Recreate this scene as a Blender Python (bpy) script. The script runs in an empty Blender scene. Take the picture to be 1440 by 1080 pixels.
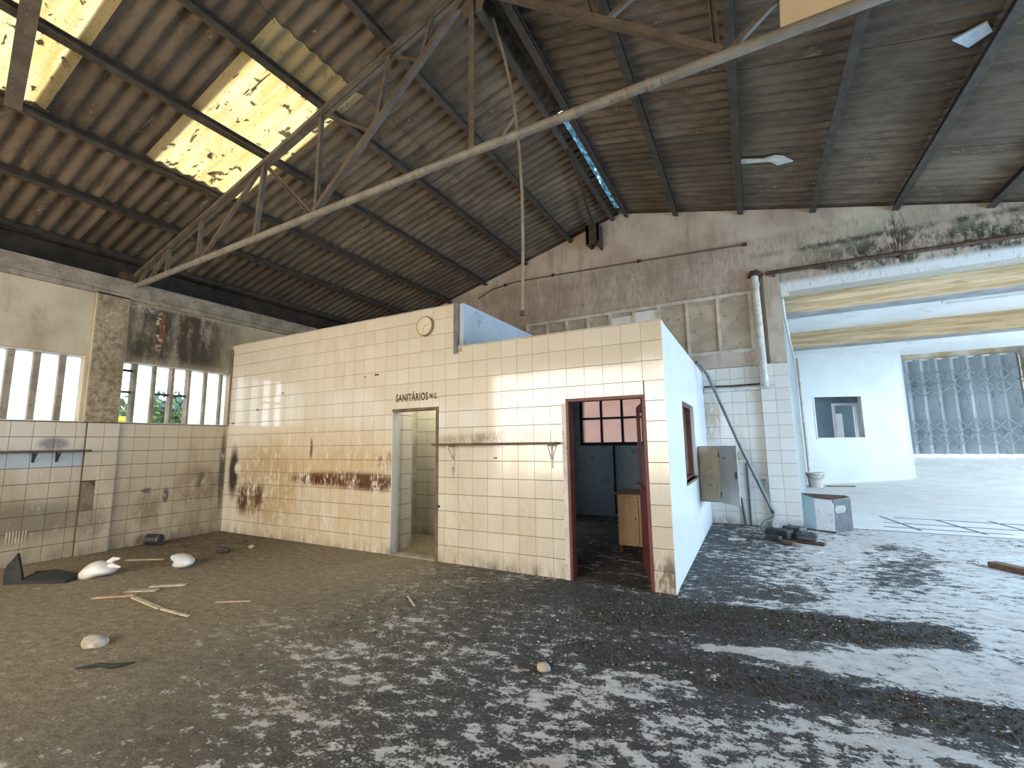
import bpy, bmesh, math, random
import numpy as np
from mathutils import Vector, Matrix
random.seed(7); rng = np.random.default_rng(7)
SC = bpy.context.scene
COL = SC.collection

# ------------------------------------------------------------------ camera, world, lights, exposure
cam = bpy.data.cameras.new('camera'); cam.sensor_width = 36.0; cam.lens = 36.0 * 626.8 / 1440.0
cam.clip_start = 0.05; cam.clip_end = 300
co = bpy.data.objects.new('camera', cam); COL.objects.link(co)
R = Matrix(((0.880, 0.073, 0.468), (0.474, -0.109, -0.874), (-0.013, 0.991, -0.130)))
q = R.to_quaternion(); q.normalize()
co.matrix_world = Matrix.Translation((0, 0, 1.55)) @ q.to_matrix().to_4x4()
SC.camera = co

SC.view_settings.view_transform = 'Standard'; SC.view_settings.look = 'None'
SC.view_settings.gamma = 1.0; SC.view_settings.use_curve_mapping = False
SC.view_settings.exposure = 0.0
SC.cycles.max_bounces = 8; SC.cycles.diffuse_bounces = 5; SC.cycles.glossy_bounces = 3
SC.cycles.transmission_bounces = 6; SC.cycles.transparent_max_bounces = 8
SC.cycles.sample_clamp_indirect = 6.0
SC.cycles.caustics_reflective = False; SC.cycles.caustics_refractive = False

w = bpy.data.worlds.new('sky'); SC.world = w; w.use_nodes = True
bg = w.node_tree.nodes['Background']; bg.inputs[0].default_value = (0.78, 0.90, 1.0, 1); bg.inputs[1].default_value = 5.0

def area(name, loc, rot, sx, sy, power, col):
    l = bpy.data.lights.new(name, 'AREA'); l.shape = 'RECTANGLE'; l.size = sx; l.size_y = sy
    l.energy = power; l.color = col
    o = bpy.data.objects.new(name, l); COL.objects.link(o); o.location = loc; o.rotation_euler = rot
    return o
RAD = math.radians
# daylight through the wide front doorway behind the photographer (warm, off the sunlit yard)
area('front_doorway_daylight', (-4.6, -4.9, 2.2), (RAD(80), 0, 0), 8.0, 3.6, 640, (1.0, 0.80, 0.55))
# blue daylight through the open right-hand side of the hall and of the annex (sky light, so it falls downwards)
area('right_doorway_daylight', (6.4, 5.6, 2.4), (RAD(62), 0, RAD(90)), 6.5, 3.2, 800, (0.42, 0.69, 1.0))
area('annex_side_daylight', (11.9, 14.9, 2.4), (RAD(68), 0, RAD(90)), 9.5, 3.4, 560, (0.50, 0.75, 1.0))

# ------------------------------------------------------------------ node helpers
class NT:
    def __init__(s, name):
        s.m = bpy.data.materials.new(name); s.m.use_nodes = True
        s.t = s.m.node_tree; s.n = s.t.nodes; s.l = s.t.links
        s.b = s.n['Principled BSDF']; s.out = s.n['Material Output']
        s._pos = None
    def new(s, ty, **kw):
        n = s.n.new(ty)
        for k, v in kw.items(): setattr(n, k, v)
        return n
    def put(s, sock, v):
        if isinstance(v, bpy.types.NodeSocket): s.l.new(v, sock)
        elif v is not None:
            if sock.type == 'RGBA' and not hasattr(v, '__len__'): v = (v, v, v, 1)
            elif sock.type == 'RGBA' and len(v) == 3: v = (*v, 1)
            sock.default_value = v
    @property
    def pos(s):
        if s._pos is None: s._pos = s.new('ShaderNodeNewGeometry').outputs['Position']
        return s._pos
    def xyz(s):
        n = s.new('ShaderNodeSeparateXYZ'); s.l.new(s.pos, n.inputs[0]); return n.outputs
    def objco(s): return s.new('ShaderNodeTexCoord').outputs['Object']
    def rnd(s): return s.new('ShaderNodeObjectInfo').outputs['Random']
    def scale(s, vec, sc):
        n = s.new('ShaderNodeVectorMath', operation='MULTIPLY'); s.put(n.inputs[0], vec); n.inputs[1].default_value = sc; return n.outputs[0]
    def noise(s, scale, vec=None, detail=5, rough=0.6, dist=0.0):
        n = s.new('ShaderNodeTexNoise'); s.put(n.inputs['Vector'], vec if vec is not None else s.pos)
        n.inputs['Scale'].default_value = scale; n.inputs['Detail'].default_value = detail
        n.inputs['Roughness'].default_value = rough; n.inputs['Distortion'].default_value = dist
        return n.outputs['Fac']
    def vor(s, scale, vec=None):
        n = s.new('ShaderNodeTexVoronoi'); s.put(n.inputs['Vector'], vec if vec is not None else s.pos)
        n.inputs['Scale'].default_value = scale; return n.outputs['Distance']
    def math(s, op, a, b=None, clamp=False):
        n = s.new('ShaderNodeMath', operation=op); n.use_clamp = clamp
        s.put(n.inputs[0], a); s.put(n.inputs[1], b); return n.outputs[0]
    def mr(s, v, a, b, c=0.0, d=1.0, smooth=True):
        n = s.new('ShaderNodeMapRange'); n.interpolation_type = 'SMOOTHSTEP' if smooth else 'LINEAR'
        s.put(n.inputs[0], v)
        for i, x in enumerate((a, b, c, d)): n.inputs[i + 1].default_value = x
        return n.outputs[0]
    def mix(s, f, a, b, mode='MIX'):
        n = s.new('ShaderNodeMix', data_type='RGBA', blend_type=mode)
        s.put(n.inputs[0], f); s.put(n.inputs[6], a); s.put(n.inputs[7], b); return n.outputs[2]
    def blob(s, c, r, soft=0.6):
        """1 inside an ellipsoid centred at c with radii r, fading to 0 at its edge"""
        a = s.new('ShaderNodeVectorMath', operation='SUBTRACT'); s.l.new(s.pos, a.inputs[0]); a.inputs[1].default_value = c
        d = s.new('ShaderNodeVectorMath', operation='DIVIDE'); s.l.new(a.outputs[0], d.inputs[0]); d.inputs[1].default_value = r
        l = s.new('ShaderNodeVectorMath', operation='LENGTH'); s.l.new(d.outputs[0], l.inputs[0])
        return s.mr(l.outputs['Value'], 1.0, 1.0 - soft)
    def bump(s, h, strength=0.4, dist=0.01):
        n = s.new('ShaderNodeBump'); n.inputs['Strength'].default_value = strength; n.inputs['Distance'].default_value = dist
        s.l.new(h, n.inputs['Height']); s.l.new(n.outputs[0], s.b.inputs['Normal'])
    def set(s, col=None, rough=None, metal=None, spec=None):
        if col is not None: s.put(s.b.inputs['Base Color'], col)
        if rough is not None: s.put(s.b.inputs['Roughness'], rough)
        if metal is not None: s.put(s.b.inputs['Metallic'], metal)
        if spec is not None: s.b.inputs['Specular IOR Level'].default_value = spec
        return s.m

def plain(name, c1, c2, rough=0.7, scale=6.0, bump=0.15, metal=0.0, c3=None, stretch=(1, 1, 1), lo=0.35, hi=0.65, spec=0.5):
    """two colours mixed by noise, an optional third as speckle, and a fine bump"""
    t = NT(name); v = t.scale(t.pos, stretch)
    f = t.mr(t.noise(scale, v), lo, hi)
    c = t.mix(f, c1, c2)
    if c3 is not None: c = t.mix(t.mr(t.noise(scale * 4.3, v, detail=6), 0.58, 0.68), c, c3)
    if bump: t.bump(t.noise(scale * 9, v, detail=4), bump, 0.006)
    return t.set(c, rough, metal, spec)

M = {}
# --- glazed wall tiles, with grime, rust bands and splashes of their own on the old wash bays
def tile_mat(name, base, grime, stains=(), low=0.5, rough=0.16, streak=0.35):
    t = NT(name); x, y, z = t.xyz()
    r = t.rnd()
    c = t.mix(t.mr(r, 0.0, 1.0, smooth=False), base, tuple(b * k for b, k in zip(base, (0.93, 0.91, 0.87))))
    v = t.scale(t.pos, (1, 1, 0.35))
    n1 = t.noise(2.1, v, detail=7, rough=0.65); n2 = t.noise(9.0, v, detail=6, rough=0.7); n3 = t.noise(38, v, detail=4)
    gz = t.math('MULTIPLY', t.mr(z, 1.9, 0.0, 0.0, 1.0), low)
    g = t.math('MULTIPLY', t.mr(t.math('ADD', n1, t.math('MULTIPLY', gz, 0.32)), 0.48, 0.95), 1.0)
    g2 = t.math('MULTIPLY', t.mr(n2, 0.52, 0.78), t.math('ADD', gz, 0.10))
    g = t.math('MAXIMUM', g, g2)
    c = t.mix(t.math('MULTIPLY', g, streak * 2), c, grime)
    foot = t.math('MULTIPLY', t.mr(z, 0.22, 0.0), t.mr(n2, 0.35, 0.7))
    c = t.mix(t.math('MULTIPLY', foot, 0.75), c, (0.10, 0.075, 0.05))
    for (ctr, rad, colr, amt, thr) in sorted(stains, key=lambda a: -a[1][0] * a[1][1] * a[1][2]):   # broad washes first, dark marks last
        b = t.blob(ctr, rad, 0.6)
        k = t.math('MULTIPLY', b, t.mr(t.math('ADD', n2, t.math('MULTIPLY', n3, 0.45)), thr + 0.06, thr + 0.26))
        c = t.mix(t.math('MULTIPLY', k, amt), c, colr)
    t.set(c, t.math('ADD', t.math('MULTIPLY', g, 0.35), rough), spec=0.85)
    return t.m
RUST = (0.16, 0.055, 0.02); SOOT = (0.03, 0.02, 0.014); OCH = (0.45, 0.28, 0.11)
YF = 4.95
front_stains = [((-5.75, YF, 1.02), (1.5, 1, 0.16), (0.17, 0.068, 0.025), 0.95, 0.50), ((-5.35, YF, 1.0), (1.0, 1, 0.16), (0.09, 0.034, 0.013), 0.9, 0.56), ((-4.95, YF, 0.99), (0.60, 1, 0.18), (0.095, 0.036, 0.014), 0.9, 0.50), ((-6.3, YF, 1.0), (0.7, 1, 0.11), (0.07, 0.022, 0.009), 0.95, 0.54),
    ((-4.8, YF, 1.32), (0.22, 1, 0.2), (0.12, 0.05, 0.02), 0.9, 0.62), ((-5.6, YF, 1.2), (1.9, 1, 0.42), OCH, 0.42, 0.48),
    ((-8.52, YF, 1.08), (0.20, 1, 0.62), SOOT, 1.0, 0.36), ((-8.2, YF, 0.62), (0.22, 1, 0.35), (0.06, 0.025, 0.012), 0.95, 0.5), ((-7.75, YF, 0.68), (0.25, 1, 0.3), (0.08, 0.035, 0.016), 0.9, 0.52),
    ((-7.95, YF, 0.62), (0.5, 1, 0.4), (0.16, 0.075, 0.03), 0.8, 0.55), ((-7.6, YF, 0.9), (1.3, 1, 1.0), (0.38, 0.25, 0.11), 0.7, 0.5),
    ((-6.2, YF, 0.5), (2.5, 1, 0.8), (0.52, 0.38, 0.20), 0.55, 0.5), ((-6.3, YF, 1.45), (2.4, 1, 0.7), (0.55, 0.38, 0.19), 0.5, 0.47),
    ((-6.4, YF, 1.5), (0.05, 1, 0.22), (0.1, 0.05, 0.02), 0.9, 0.4), ((-8.4, YF, 1.15), (0.12, 1, 0.14), (0.75, 0.72, 0.62), 0.9, 0.5),
    ((-2.6, YF, 1.62), (0.9, 1, 0.12), (0.25, 0.2, 0.12), 0.7, 0.5), ((-3.3, YF, 1.6), (0.7, 1, 0.1), (0.28, 0.22, 0.13), 0.6, 0.52),
    ((-3.55, YF, 1.28), (0.03, 1, 0.22), (0.2, 0.14, 0.08), 0.7, 0.4), ((-0.9, YF, 0.15), (0.25, 1, 0.32), (0.14, 0.10, 0.07), 0.8, 0.5)]
M['tile_front'] = tile_mat('cream_glazed_tile', (0.70, 0.645, 0.55), (0.40, 0.29, 0.165), front_stains, low=0.55, rough=0.085, streak=0.3)
XL = -8.8
left_stains = [((XL, 2.2, 0.58), (1, 1.2, 0.36), (0.17, 0.125, 0.07), 0.95, 0.42), ((XL, 3.75, 0.55), (1, 0.25, 0.35), (0.20, 0.14, 0.08), 0.8, 0.5), ((XL, 4.55, 0.95), (1, 0.12, 0.2), (0.10, 0.07, 0.04), 0.8, 0.52), ((XL, 4.0, 0.75), (1, 0.06, 0.16), SOOT, 0.9, 0.42),
    ((XL, 3.75, 0.85), (1, 0.14, 0.06), SOOT, 0.8, 0.5), ((XL, 4.5, 0.85), (1, 0.5, 0.45), (0.22, 0.15, 0.08), 0.75, 0.52),
    ((XL, 4.88, 1.1), (1, 0.07, 1.0), (0.06, 0.035, 0.02), 0.9, 0.45), ((XL, 2.55, 1.62), (1, 0.22, 0.12), (0.12, 0.07, 0.04), 0.9, 0.45),
    ((XL, 3.05, 0.42), (1, 0.25, 0.25), (0.2, 0.15, 0.09), 0.8, 0.5), ((XL, 2.8, 0.9), (1, 2.6, 0.8), (0.38, 0.29, 0.18), 0.6, 0.45)]
M['tile_left'] = tile_mat('old_cream_wall_tile', (0.54, 0.45, 0.325), (0.23, 0.165, 0.09), left_stains, low=1.0, rough=0.42, streak=0.45)
M['tile_left_grey'] = tile_mat('grey_blue_wall_tile', (0.34, 0.36, 0.35), (0.27, 0.23, 0.17), (), low=0.3, rough=0.42, streak=0.2)
M['tile_back'] = tile_mat('white_wall_tile', (0.66, 0.64, 0.61), (0.40, 0.33, 0.26), [((-0.7, 9.45, 2.0), (0.25, 1, 0.6), (0.35, 0.24, 0.13), 0.7, 0.5)], low=0.3, rough=0.22, streak=0.22)
M['tile_wash'] = tile_mat('washroom_tile', (0.56, 0.56, 0.47), (0.35, 0.32, 0.22), (), low=0.2, rough=0.18, streak=0.2)
def grout_mat():
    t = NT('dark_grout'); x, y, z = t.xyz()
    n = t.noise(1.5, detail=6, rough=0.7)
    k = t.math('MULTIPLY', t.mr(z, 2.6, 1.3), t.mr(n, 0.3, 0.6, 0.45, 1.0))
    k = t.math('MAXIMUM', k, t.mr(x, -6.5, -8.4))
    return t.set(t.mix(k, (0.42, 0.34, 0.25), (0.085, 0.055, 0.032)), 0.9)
M['grout'] = grout_mat()
M['grout_pale'] = plain('pale_grout', (0.26, 0.22, 0.18), (0.40, 0.36, 0.30), 0.9, 3.0)

# --- plaster of the gable: grey cement render with runs of black mould over the wide opening
def gable_mat():
    t = NT('gable_render'); x, y, z = t.xyz()
    v = t.scale(t.pos, (1, 1, 0.22))
    a = t.noise(1.3, detail=6); b = t.noise(5.0, v, detail=7, rough=0.7); d = t.noise(22, v, detail=6, rough=0.7); e = t.noise(3.2, detail=8, rough=0.75)
    c = t.mix(t.mr(a, 0.3, 0.7), (0.40, 0.32, 0.25), (0.56, 0.47, 0.385))
    c = t.mix(t.math('MULTIPLY', t.mr(b, 0.45, 0.75), 0.7), c, (0.25, 0.19, 0.145))
    low = t.math('MULTIPLY', t.mr(z, 5.45, 5.35), t.mr(z, 3.2, 4.2))
    c = t.mix(t.math('MULTIPLY', low, t.mr(d, 0.42, 0.72, 0.15, 0.75)), c, (0.23, 0.185, 0.15))
    g = t.math('MULTIPLY', t.mr(x, 0.0, 1.6), t.mr(z, 6.0, 5.0))
    c = t.mix(t.math('MULTIPLY', g, t.mr(e, 0.45, 0.62, 0.0, 0.65)), c, (0.36, 0.37, 0.23))
    mz = t.math('MULTIPLY', t.mr(z, 5.3, 4.75), t.mr(z, 4.22, 4.42))
    mould = t.math('MULTIPLY', t.math('MULTIPLY', mz, t.mr(x, 0.6, 1.9)), t.mr(t.math('ADD', e, t.math('MULTIPLY', d, 0.3)), 0.56, 0.74))
    c = t.mix(t.math('MULTIPLY', mould, 0.93), c, (0.025, 0.024, 0.015))
    line = t.blob((2.6, 9.45, 5.03), (3.2, 1, 0.09), 0.9)
    c = t.mix(t.math('MULTIPLY', line, t.mr(e, 0.35, 0.6)), c, (0.03, 0.028, 0.018))
    run = t.blob((2.4, 9.45, 4.9), (0.22, 1, 0.65), 0.7)
    c = t.mix(t.math('MULTIPLY', run, t.mr(d, 0.38, 0.6)), c, (0.04, 0.025, 0.015))
    p = t.blob((1.25, 9.45, 5.15), (0.35, 1, 0.3), 0.7); c = t.mix(t.math('MULTIPLY', p, t.mr(e, 0.5, 0.62)), c, (0.03, 0.03, 0.02))
    hd = t.math('MULTIPLY', t.mr(z, 4.50, 4.38), t.math('MULTIPLY', t.mr(x, 0.6, 0.66), t.mr(d, 0.25, 0.5)))
    c = t.mix(t.math('MULTIPLY', hd, t.mr(z, 4.24, 4.27)), c, (0.62, 0.63, 0.63))
    t.bump(t.math('ADD', b, d), 0.5, 0.012)
    return t.set(c, 0.92)
M['gable'] = gable_mat()
M['mould_trim'] = plain('cement_moulding', (0.42, 0.37, 0.30), (0.60, 0.55, 0.47), 0.85, 5)
M['infill'] = plain('bricked_window_infill', (0.36, 0.30, 0.22), (0.47, 0.40, 0.31), 0.9, 2.4, c3=(0.28, 0.22, 0.16))
M['infill_white'] = plain('white_board_infill', (0.66, 0.62, 0.57), (0.72, 0.69, 0.65), 0.8, 3)

def leftplaster():
    t = NT('left_wall_plaster'); x, y, z = t.xyz(); v = t.scale(t.pos, (1, 1, 0.3))
    a = t.noise(1.6, detail=6); b = t.noise(4.5, v, detail=7, rough=0.7); d = t.noise(14, detail=6, rough=0.7)
    c = t.mix(t.mr(a, 0.3, 0.7), (0.40, 0.335, 0.24), (0.55, 0.475, 0.355))
    c = t.mix(t.math('MULTIPLY', t.mr(b, 0.5, 0.75), 0.5), c, (0.27, 0.21, 0.14))
    damp = t.math('MULTIPLY', t.math('MULTIPLY', t.mr(y, 3.1, 3.4), t.mr(y, 5.3, 4.4)), t.math('MULTIPLY', t.mr(z, 2.8, 3.1), t.mr(z, 3.98, 3.85)))
    c = t.mix(t.math('MULTIPLY', damp, t.mr(t.math('ADD', b, t.math('MULTIPLY', d, 0.25)), 0.36, 0.68, 0.10, 0.97)), c, (0.05, 0.038, 0.028))
    pil = t.math('MULTIPLY', t.mr(y, 2.82, 2.86), t.mr(y, 3.27, 3.22))
    c = t.mix(t.math('MULTIPLY', pil, t.mr(d, 0.35, 0.65, 0.35, 0.95)), c, (0.17, 0.115, 0.065))
    pk = t.blob((-8.75, 3.05, 3.55), (0.3, 0.22, 0.22), 0.7); c = t.mix(t.math('MULTIPLY', pk, t.mr(d, 0.5, 0.58)), c, (0.55, 0.44, 0.30))
    rust = t.blob((-8.8, 3.74, 3.55), (0.4, 0.05, 0.38), 0.6); c = t.mix(t.math('MULTIPLY', rust, t.mr(d, 0.35, 0.55)), c, (0.30, 0.10, 0.03))
    rw = t.blob((-8.8, 3.70, 3.5), (0.4, 0.09, 0.45), 0.5); c = t.mix(t.math('MULTIPLY', rw, t.mr(d, 0.52, 0.6)), c, (0.55, 0.42, 0.3))
    wh = t.blob((-8.8, 3.45, 3.85), (0.4, 0.35, 0.09), 0.6); c = t.mix(t.math('MULTIPLY', wh, t.mr(d, 0.45, 0.6)), c, (0.45, 0.38, 0.33))
    t.bump(t.math('ADD', b, d), 0.5, 0.012)
    return t.set(c, 0.9)
M['left_plaster'] = leftplaster()
M['eave_shade'] = plain('shaded_eave_concrete', (0.022, 0.017, 0.012), (0.045, 0.035, 0.026), 0.95, 4)  # near-black colour carries the shade of the eave gap
M['ledge'] = plain('concrete_ledge', (0.21, 0.18, 0.14), (0.33, 0.285, 0.225), 0.9, 4, c3=(0.16, 0.13, 0.10))

# --- fibre-cement roof sheets
def roof_mat(name, c1, c2, c3, hi):
    t = NT(name); v = t.scale(t.pos, (0.25, 1.0, 0.25))
    a = t.noise(1.1, detail=5); b = t.noise(7, v, detail=7, rough=0.72); d = t.noise(30, detail=5, rough=0.7)
    c = t.mix(t.mr(a, 0.3, 0.7), c1, c2)
    c = t.mix(t.math('MULTIPLY', t.mr(b, 0.42, 0.68), 0.85), c, c3)
    c = t.mix(t.mr(t.math('ADD', b, t.math('MULTIPLY', d, 0.4)), 0.80, 0.98, 0.0, 0.75), c, hi)
    k = t.math('MULTIPLY', t.rnd(), 0.45)
    c = t.mix(k, c, (0.05, 0.042, 0.034))
    x, y, z = t.xyz()
    soot = t.blob((-2.15, 3.2, 6.4), (0.75, 3.6, 1.0), 0.8)
    c = t.mix(t.math('MULTIPLY', soot, t.mr(b, 0.3, 0.6, 0.3, 0.95)), c, (0.018, 0.015, 0.012))
    t.bump(t.math('ADD', d, b), 0.35, 0.006)
    return t.set(c, 0.9, spec=0.2)
M['sheet'] = roof_mat('fibre_cement_sheet', (0.135, 0.100, 0.071), (0.195, 0.150, 0.108), (0.055, 0.040, 0.028), (0.48, 0.40, 0.30))
def skylight_mat():
    t = NT('aged_translucent_sheet'); x, y, z = t.xyz()
    d = t.noise(34, detail=4); e = t.noise(5.5, detail=3); b = t.noise(3, t.scale(t.pos, (0.3, 4, 1)))
    c = t.mix(t.mr(b, 0.35, 0.65), (1.0, 0.78, 0.45), (1.0, 0.90, 0.66))
    c = t.mix(t.mr(d, 0.58, 0.68, 0.0, 0.8), c, (0.45, 0.27, 0.09))
    f = t.noise(5.0, t.scale(t.pos, (0.45, 2.2, 0.45)), detail=3); c = t.mix(t.mr(f, 0.66, 0.69), c, (0.10, 0.06, 0.025))
    c = t.mix(t.mr(e, 0.615, 0.635), c, (0.05, 0.035, 0.02))
    tr = t.new('ShaderNodeBsdfTranslucent'); t.l.new(c, tr.inputs['Color'])
    df = t.new('ShaderNodeBsdfDiffuse'); df.inputs['Color'].default_value = (0.50, 0.44, 0.27, 1)
    mx = t.new('ShaderNodeMixShader'); mx.inputs[0].default_value = 0.56
    t.l.new(df.outputs[0], mx.inputs[1]); t.l.new(tr.outputs[0], mx.inputs[2]); t.l.new(mx.outputs[0], t.out.inputs['Surface'])
    return t.m
M['skylight'] = skylight_mat()
def translucent(name, col, f=0.55, clear=0.0, tint=(1, 1, 1)):
    t = NT(name); tr = t.new('ShaderNodeBsdfTranslucent')
    n = t.noise(3.0, detail=4); t.l.new(t.mix(t.mr(n, 0.3, 0.7), col, tuple(c * 0.8 for c in col)), tr.inputs['Color'])
    gl = t.new('ShaderNodeBsdfGlossy'); gl.inputs['Roughness'].default_value = 0.25; gl.inputs['Color'].default_value = (0.3, 0.3, 0.3, 1)
    m1 = t.new('ShaderNodeMixShader'); m1.inputs[0].default_value = 1 - f; t.l.new(tr.outputs[0], m1.inputs[1]); t.l.new(gl.outputs[0], m1.inputs[2])
    tp = t.new('ShaderNodeBsdfTransparent'); tp.inputs['Color'].default_value = (*tint, 1)
    m2 = t.new('ShaderNodeMixShader'); m2.inputs[0].default_value = clear
    t.l.new(m1.outputs[0], m2.inputs[1]); t.l.new(tp.outputs[0], m2.inputs[2])
    # a pane is a thin slab: it scatters where light meets its faces from outside, not again on the way out
    bk = t.new('ShaderNodeNewGeometry').outputs['Backfacing']; cl = t.new('ShaderNodeBsdfTransparent')
    m3 = t.new('ShaderNodeMixShader'); t.l.new(bk, m3.inputs[0]); t.l.new(m2.outputs[0], m3.inputs[1]); t.l.new(cl.outputs[0], m3.inputs[2])
    t.l.new(m3.outputs[0], t.out.inputs['Surface'])
    return t.m
M['frosted'] = translucent('frosted_glass', (0.92, 0.96, 0.98), 0.92, 0.02)
def ridge_mat():
    t = NT('torn_ridge_plastic'); tr = t.new('ShaderNodeBsdfTranslucent')
    n = t.noise(7.0, t.scale(t.pos, (2.5, 1, 1)), detail=5, rough=0.7)
    t.l.new(t.mix(t.mr(n, 0.56, 0.68), t.mix(t.mr(n, 0.35, 0.52), (0.06, 0.10, 0.12), (0.17, 0.26, 0.30)), (0.62, 0.72, 0.75)), tr.inputs['Color'])
    t.l.new(tr.outputs[0], t.out.inputs['Surface']); return t.m
M['ridge_plastic'] = ridge_mat()
M['clear_glass'] = translucent('clear_glass', (1, 1, 1), 0.06, 0.9)
M['dusty_glass'] = translucent('dusty_glass', (0.9, 0.85, 0.8), 0.5, 0.7)

M['purlin'] = plain('dark_painted_steel', (0.036, 0.029, 0.022), (0.068, 0.054, 0.042), 0.6, 7, c3=(0.11, 0.07, 0.045))
M['chord'] = plain('pale_painted_steel', (0.17, 0.155, 0.13), (0.25, 0.23, 0.20), 0.6, 5, c3=(0.12, 0.095, 0.07))
M['truss'] = plain('brown_painted_steel', (0.085, 0.068, 0.053), (0.13, 0.105, 0.082), 0.6, 6, c3=(0.22, 0.12, 0.06))
M['rust_steel'] = plain('rusted_steel', (0.035, 0.022, 0.016), (0.10, 0.05, 0.03), 0.8, 12)
M['conduit'] = plain('pale_plastic_conduit', (0.20, 0.16, 0.11), (0.28, 0.225, 0.155), 0.5, 3)
M['grey_pipe'] = plain('grey_plastic_pipe', (0.07, 0.08, 0.08), (0.12, 0.13, 0.13), 0.4, 5)
M['dark_pipe'] = plain('dark_grey_pipe', (0.03, 0.032, 0.036), (0.06, 0.062, 0.07), 0.4, 6)
M['white_pipe'] = plain('white_painted_pipe', (0.50, 0.47, 0.43), (0.66, 0.63, 0.59), 0.5, 5, c3=(0.30, 0.22, 0.15))
M['beige_metal'] = plain('beige_enamelled_metal', (0.40, 0.33, 0.21), (0.50, 0.43, 0.30), 0.45, 4, c3=(0.26, 0.17, 0.08))
M['grey_metal'] = plain('grey_enamelled_metal', (0.30, 0.30, 0.27), (0.38, 0.38, 0.35), 0.45, 4)
M['red_frame'] = plain('oxide_red_paint', (0.105, 0.02, 0.016), (0.155, 0.034, 0.025), 0.5, 8, c3=(0.10, 0.05, 0.04))
M['black_steel'] = plain('black_painted_steel', (0.016, 0.015, 0.017), (0.035, 0.03, 0.032), 0.5, 9)
M['brown_frame'] = plain('brown_painted_frame', (0.10, 0.065, 0.035), (0.18, 0.12, 0.07), 0.55, 9)
M['wood_dark'] = plain('dark_old_timber', (0.07, 0.042, 0.022), (0.15, 0.095, 0.05), 0.75, 9, stretch=(0.3, 1, 1))
M['wood_pale'] = plain('pale_weathered_timber', (0.36, 0.29, 0.19), (0.52, 0.44, 0.31), 0.8, 12)
M['wood_warm'] = plain('varnished_cupboard_wood', (0.34, 0.20, 0.10), (0.46, 0.29, 0.15), 0.5, 5, stretch=(1, 1, 0.2))
M['bluewall'] = plain('blue_grey_paint', (0.62, 0.67, 0.71), (0.70, 0.74, 0.78), 0.85, 1.5, c3=(0.42, 0.43, 0.44))
M['step_paint'] = plain('pale_blue_grey_paint', (0.42, 0.45, 0.48), (0.50, 0.53, 0.56), 0.85, 1.4, c3=(0.34, 0.36, 0.38))
M['white_wall'] = plain('white_tiled_side', (0.68, 0.70, 0.72), (0.74, 0.76, 0.78), 0.35, 1.6, c3=(0.62, 0.62, 0.61))
M['cabin_roof'] = plain('cabin_roof_slab', (0.30, 0.28, 0.25), (0.40, 0.37, 0.33), 0.9, 2)
M['pink'] = plain('pink_house_render', (0.62, 0.36, 0.31), (0.72, 0.45, 0.38), 0.9, 1.2, c3=(0.55, 0.38, 0.34))
M['annex_white'] = plain('annex_white_paint', (0.72, 0.73, 0.74), (0.80, 0.81, 0.82), 0.8, 0.8, c3=(0.62, 0.62, 0.60))
M['annex_grey'] = plain('grey_green_paint', (0.24, 0.27, 0.26), (0.33, 0.36, 0.35), 0.85, 1.2)
M['booth_inside'] = plain('dim_blue_paint', (0.13, 0.20, 0.25), (0.17, 0.25, 0.30), 0.85, 1.2)
M['beam_tan'] = plain('board_marked_beam', (0.42, 0.29, 0.155), (0.62, 0.47, 0.29), 0.85, 3.2, stretch=(0.25, 1, 4.0), c3=(0.33, 0.23, 0.12))
M['beam_shade'] = plain('shaded_beam_soffit', (0.24, 0.24, 0.25), (0.34, 0.34, 0.35), 0.85, 3)  # beam underside with its shade in the colour
M['lintel_stain'] = plain('stained_lintel', (0.70, 0.64, 0.56), (0.45, 0.33, 0.18), 0.85, 1.6, stretch=(1, 1, 0.7))
M['booth'] = plain('booth_white_tile', (0.72, 0.76, 0.80), (0.78, 0.81, 0.84), 0.35, 0.9)
M['gate'] = plain('grey_blue_gate_paint', (0.31, 0.36, 0.39), (0.42, 0.47, 0.50), 0.5, 2.2, stretch=(1, 1, 0.3), c3=(0.20, 0.24, 0.26))
M['gate_bar'] = plain('gate_lattice_steel', (0.15, 0.18, 0.20), (0.26, 0.30, 0.33), 0.5, 6)
M['white_metal'] = plain('pale_sheet_metal', (0.55, 0.58, 0.60), (0.66, 0.68, 0.70), 0.4, 4, c3=(0.42, 0.38, 0.33))
M['zinc'] = plain('galvanised_sheet', (0.12, 0.125, 0.13), (0.20, 0.205, 0.21), 0.5, 7, c3=(0.16, 0.12, 0.09))
M['slot_grey'] = plain('dull_grey_sheet', (0.055, 0.058, 0.062), (0.09, 0.094, 0.098), 0.6, 7)
M['blue_paint'] = plain('pale_blue_enamel', (0.30, 0.46, 0.55), (0.38, 0.53, 0.60), 0.4, 4)
M['black_plastic'] = plain('dusty_black_plastic', (0.012, 0.013, 0.015), (0.028, 0.03, 0.034), 0.55, 9)
M['slate_plastic'] = plain('dusty_slate_plastic', (0.03, 0.037, 0.046), (0.065, 0.075, 0.09), 0.5, 9)
M['bag_white'] = plain('white_plastic_bag', (0.60, 0.54, 0.47), (0.78, 0.73, 0.67), 0.4, 5, bump=1.0)
M['bag_blue'] = plain('pale_bag_with_blue_print', (0.58, 0.60, 0.60), (0.10, 0.20, 0.48), 0.4, 5, lo=0.50, hi=0.60, bump=1.0)
M['stone'] = plain('pale_rubble_stone', (0.30, 0.25, 0.19), (0.47, 0.40, 0.32), 0.9, 16, bump=0.5)
M['rubber'] = plain('black_rubber', (0.009, 0.009, 0.008), (0.022, 0.021, 0.018), 0.8, 12)
M['clock_face'] = plain('yellowed_clock_dial', (0.66, 0.57, 0.41), (0.72, 0.64, 0.48), 0.4, 9)
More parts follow.
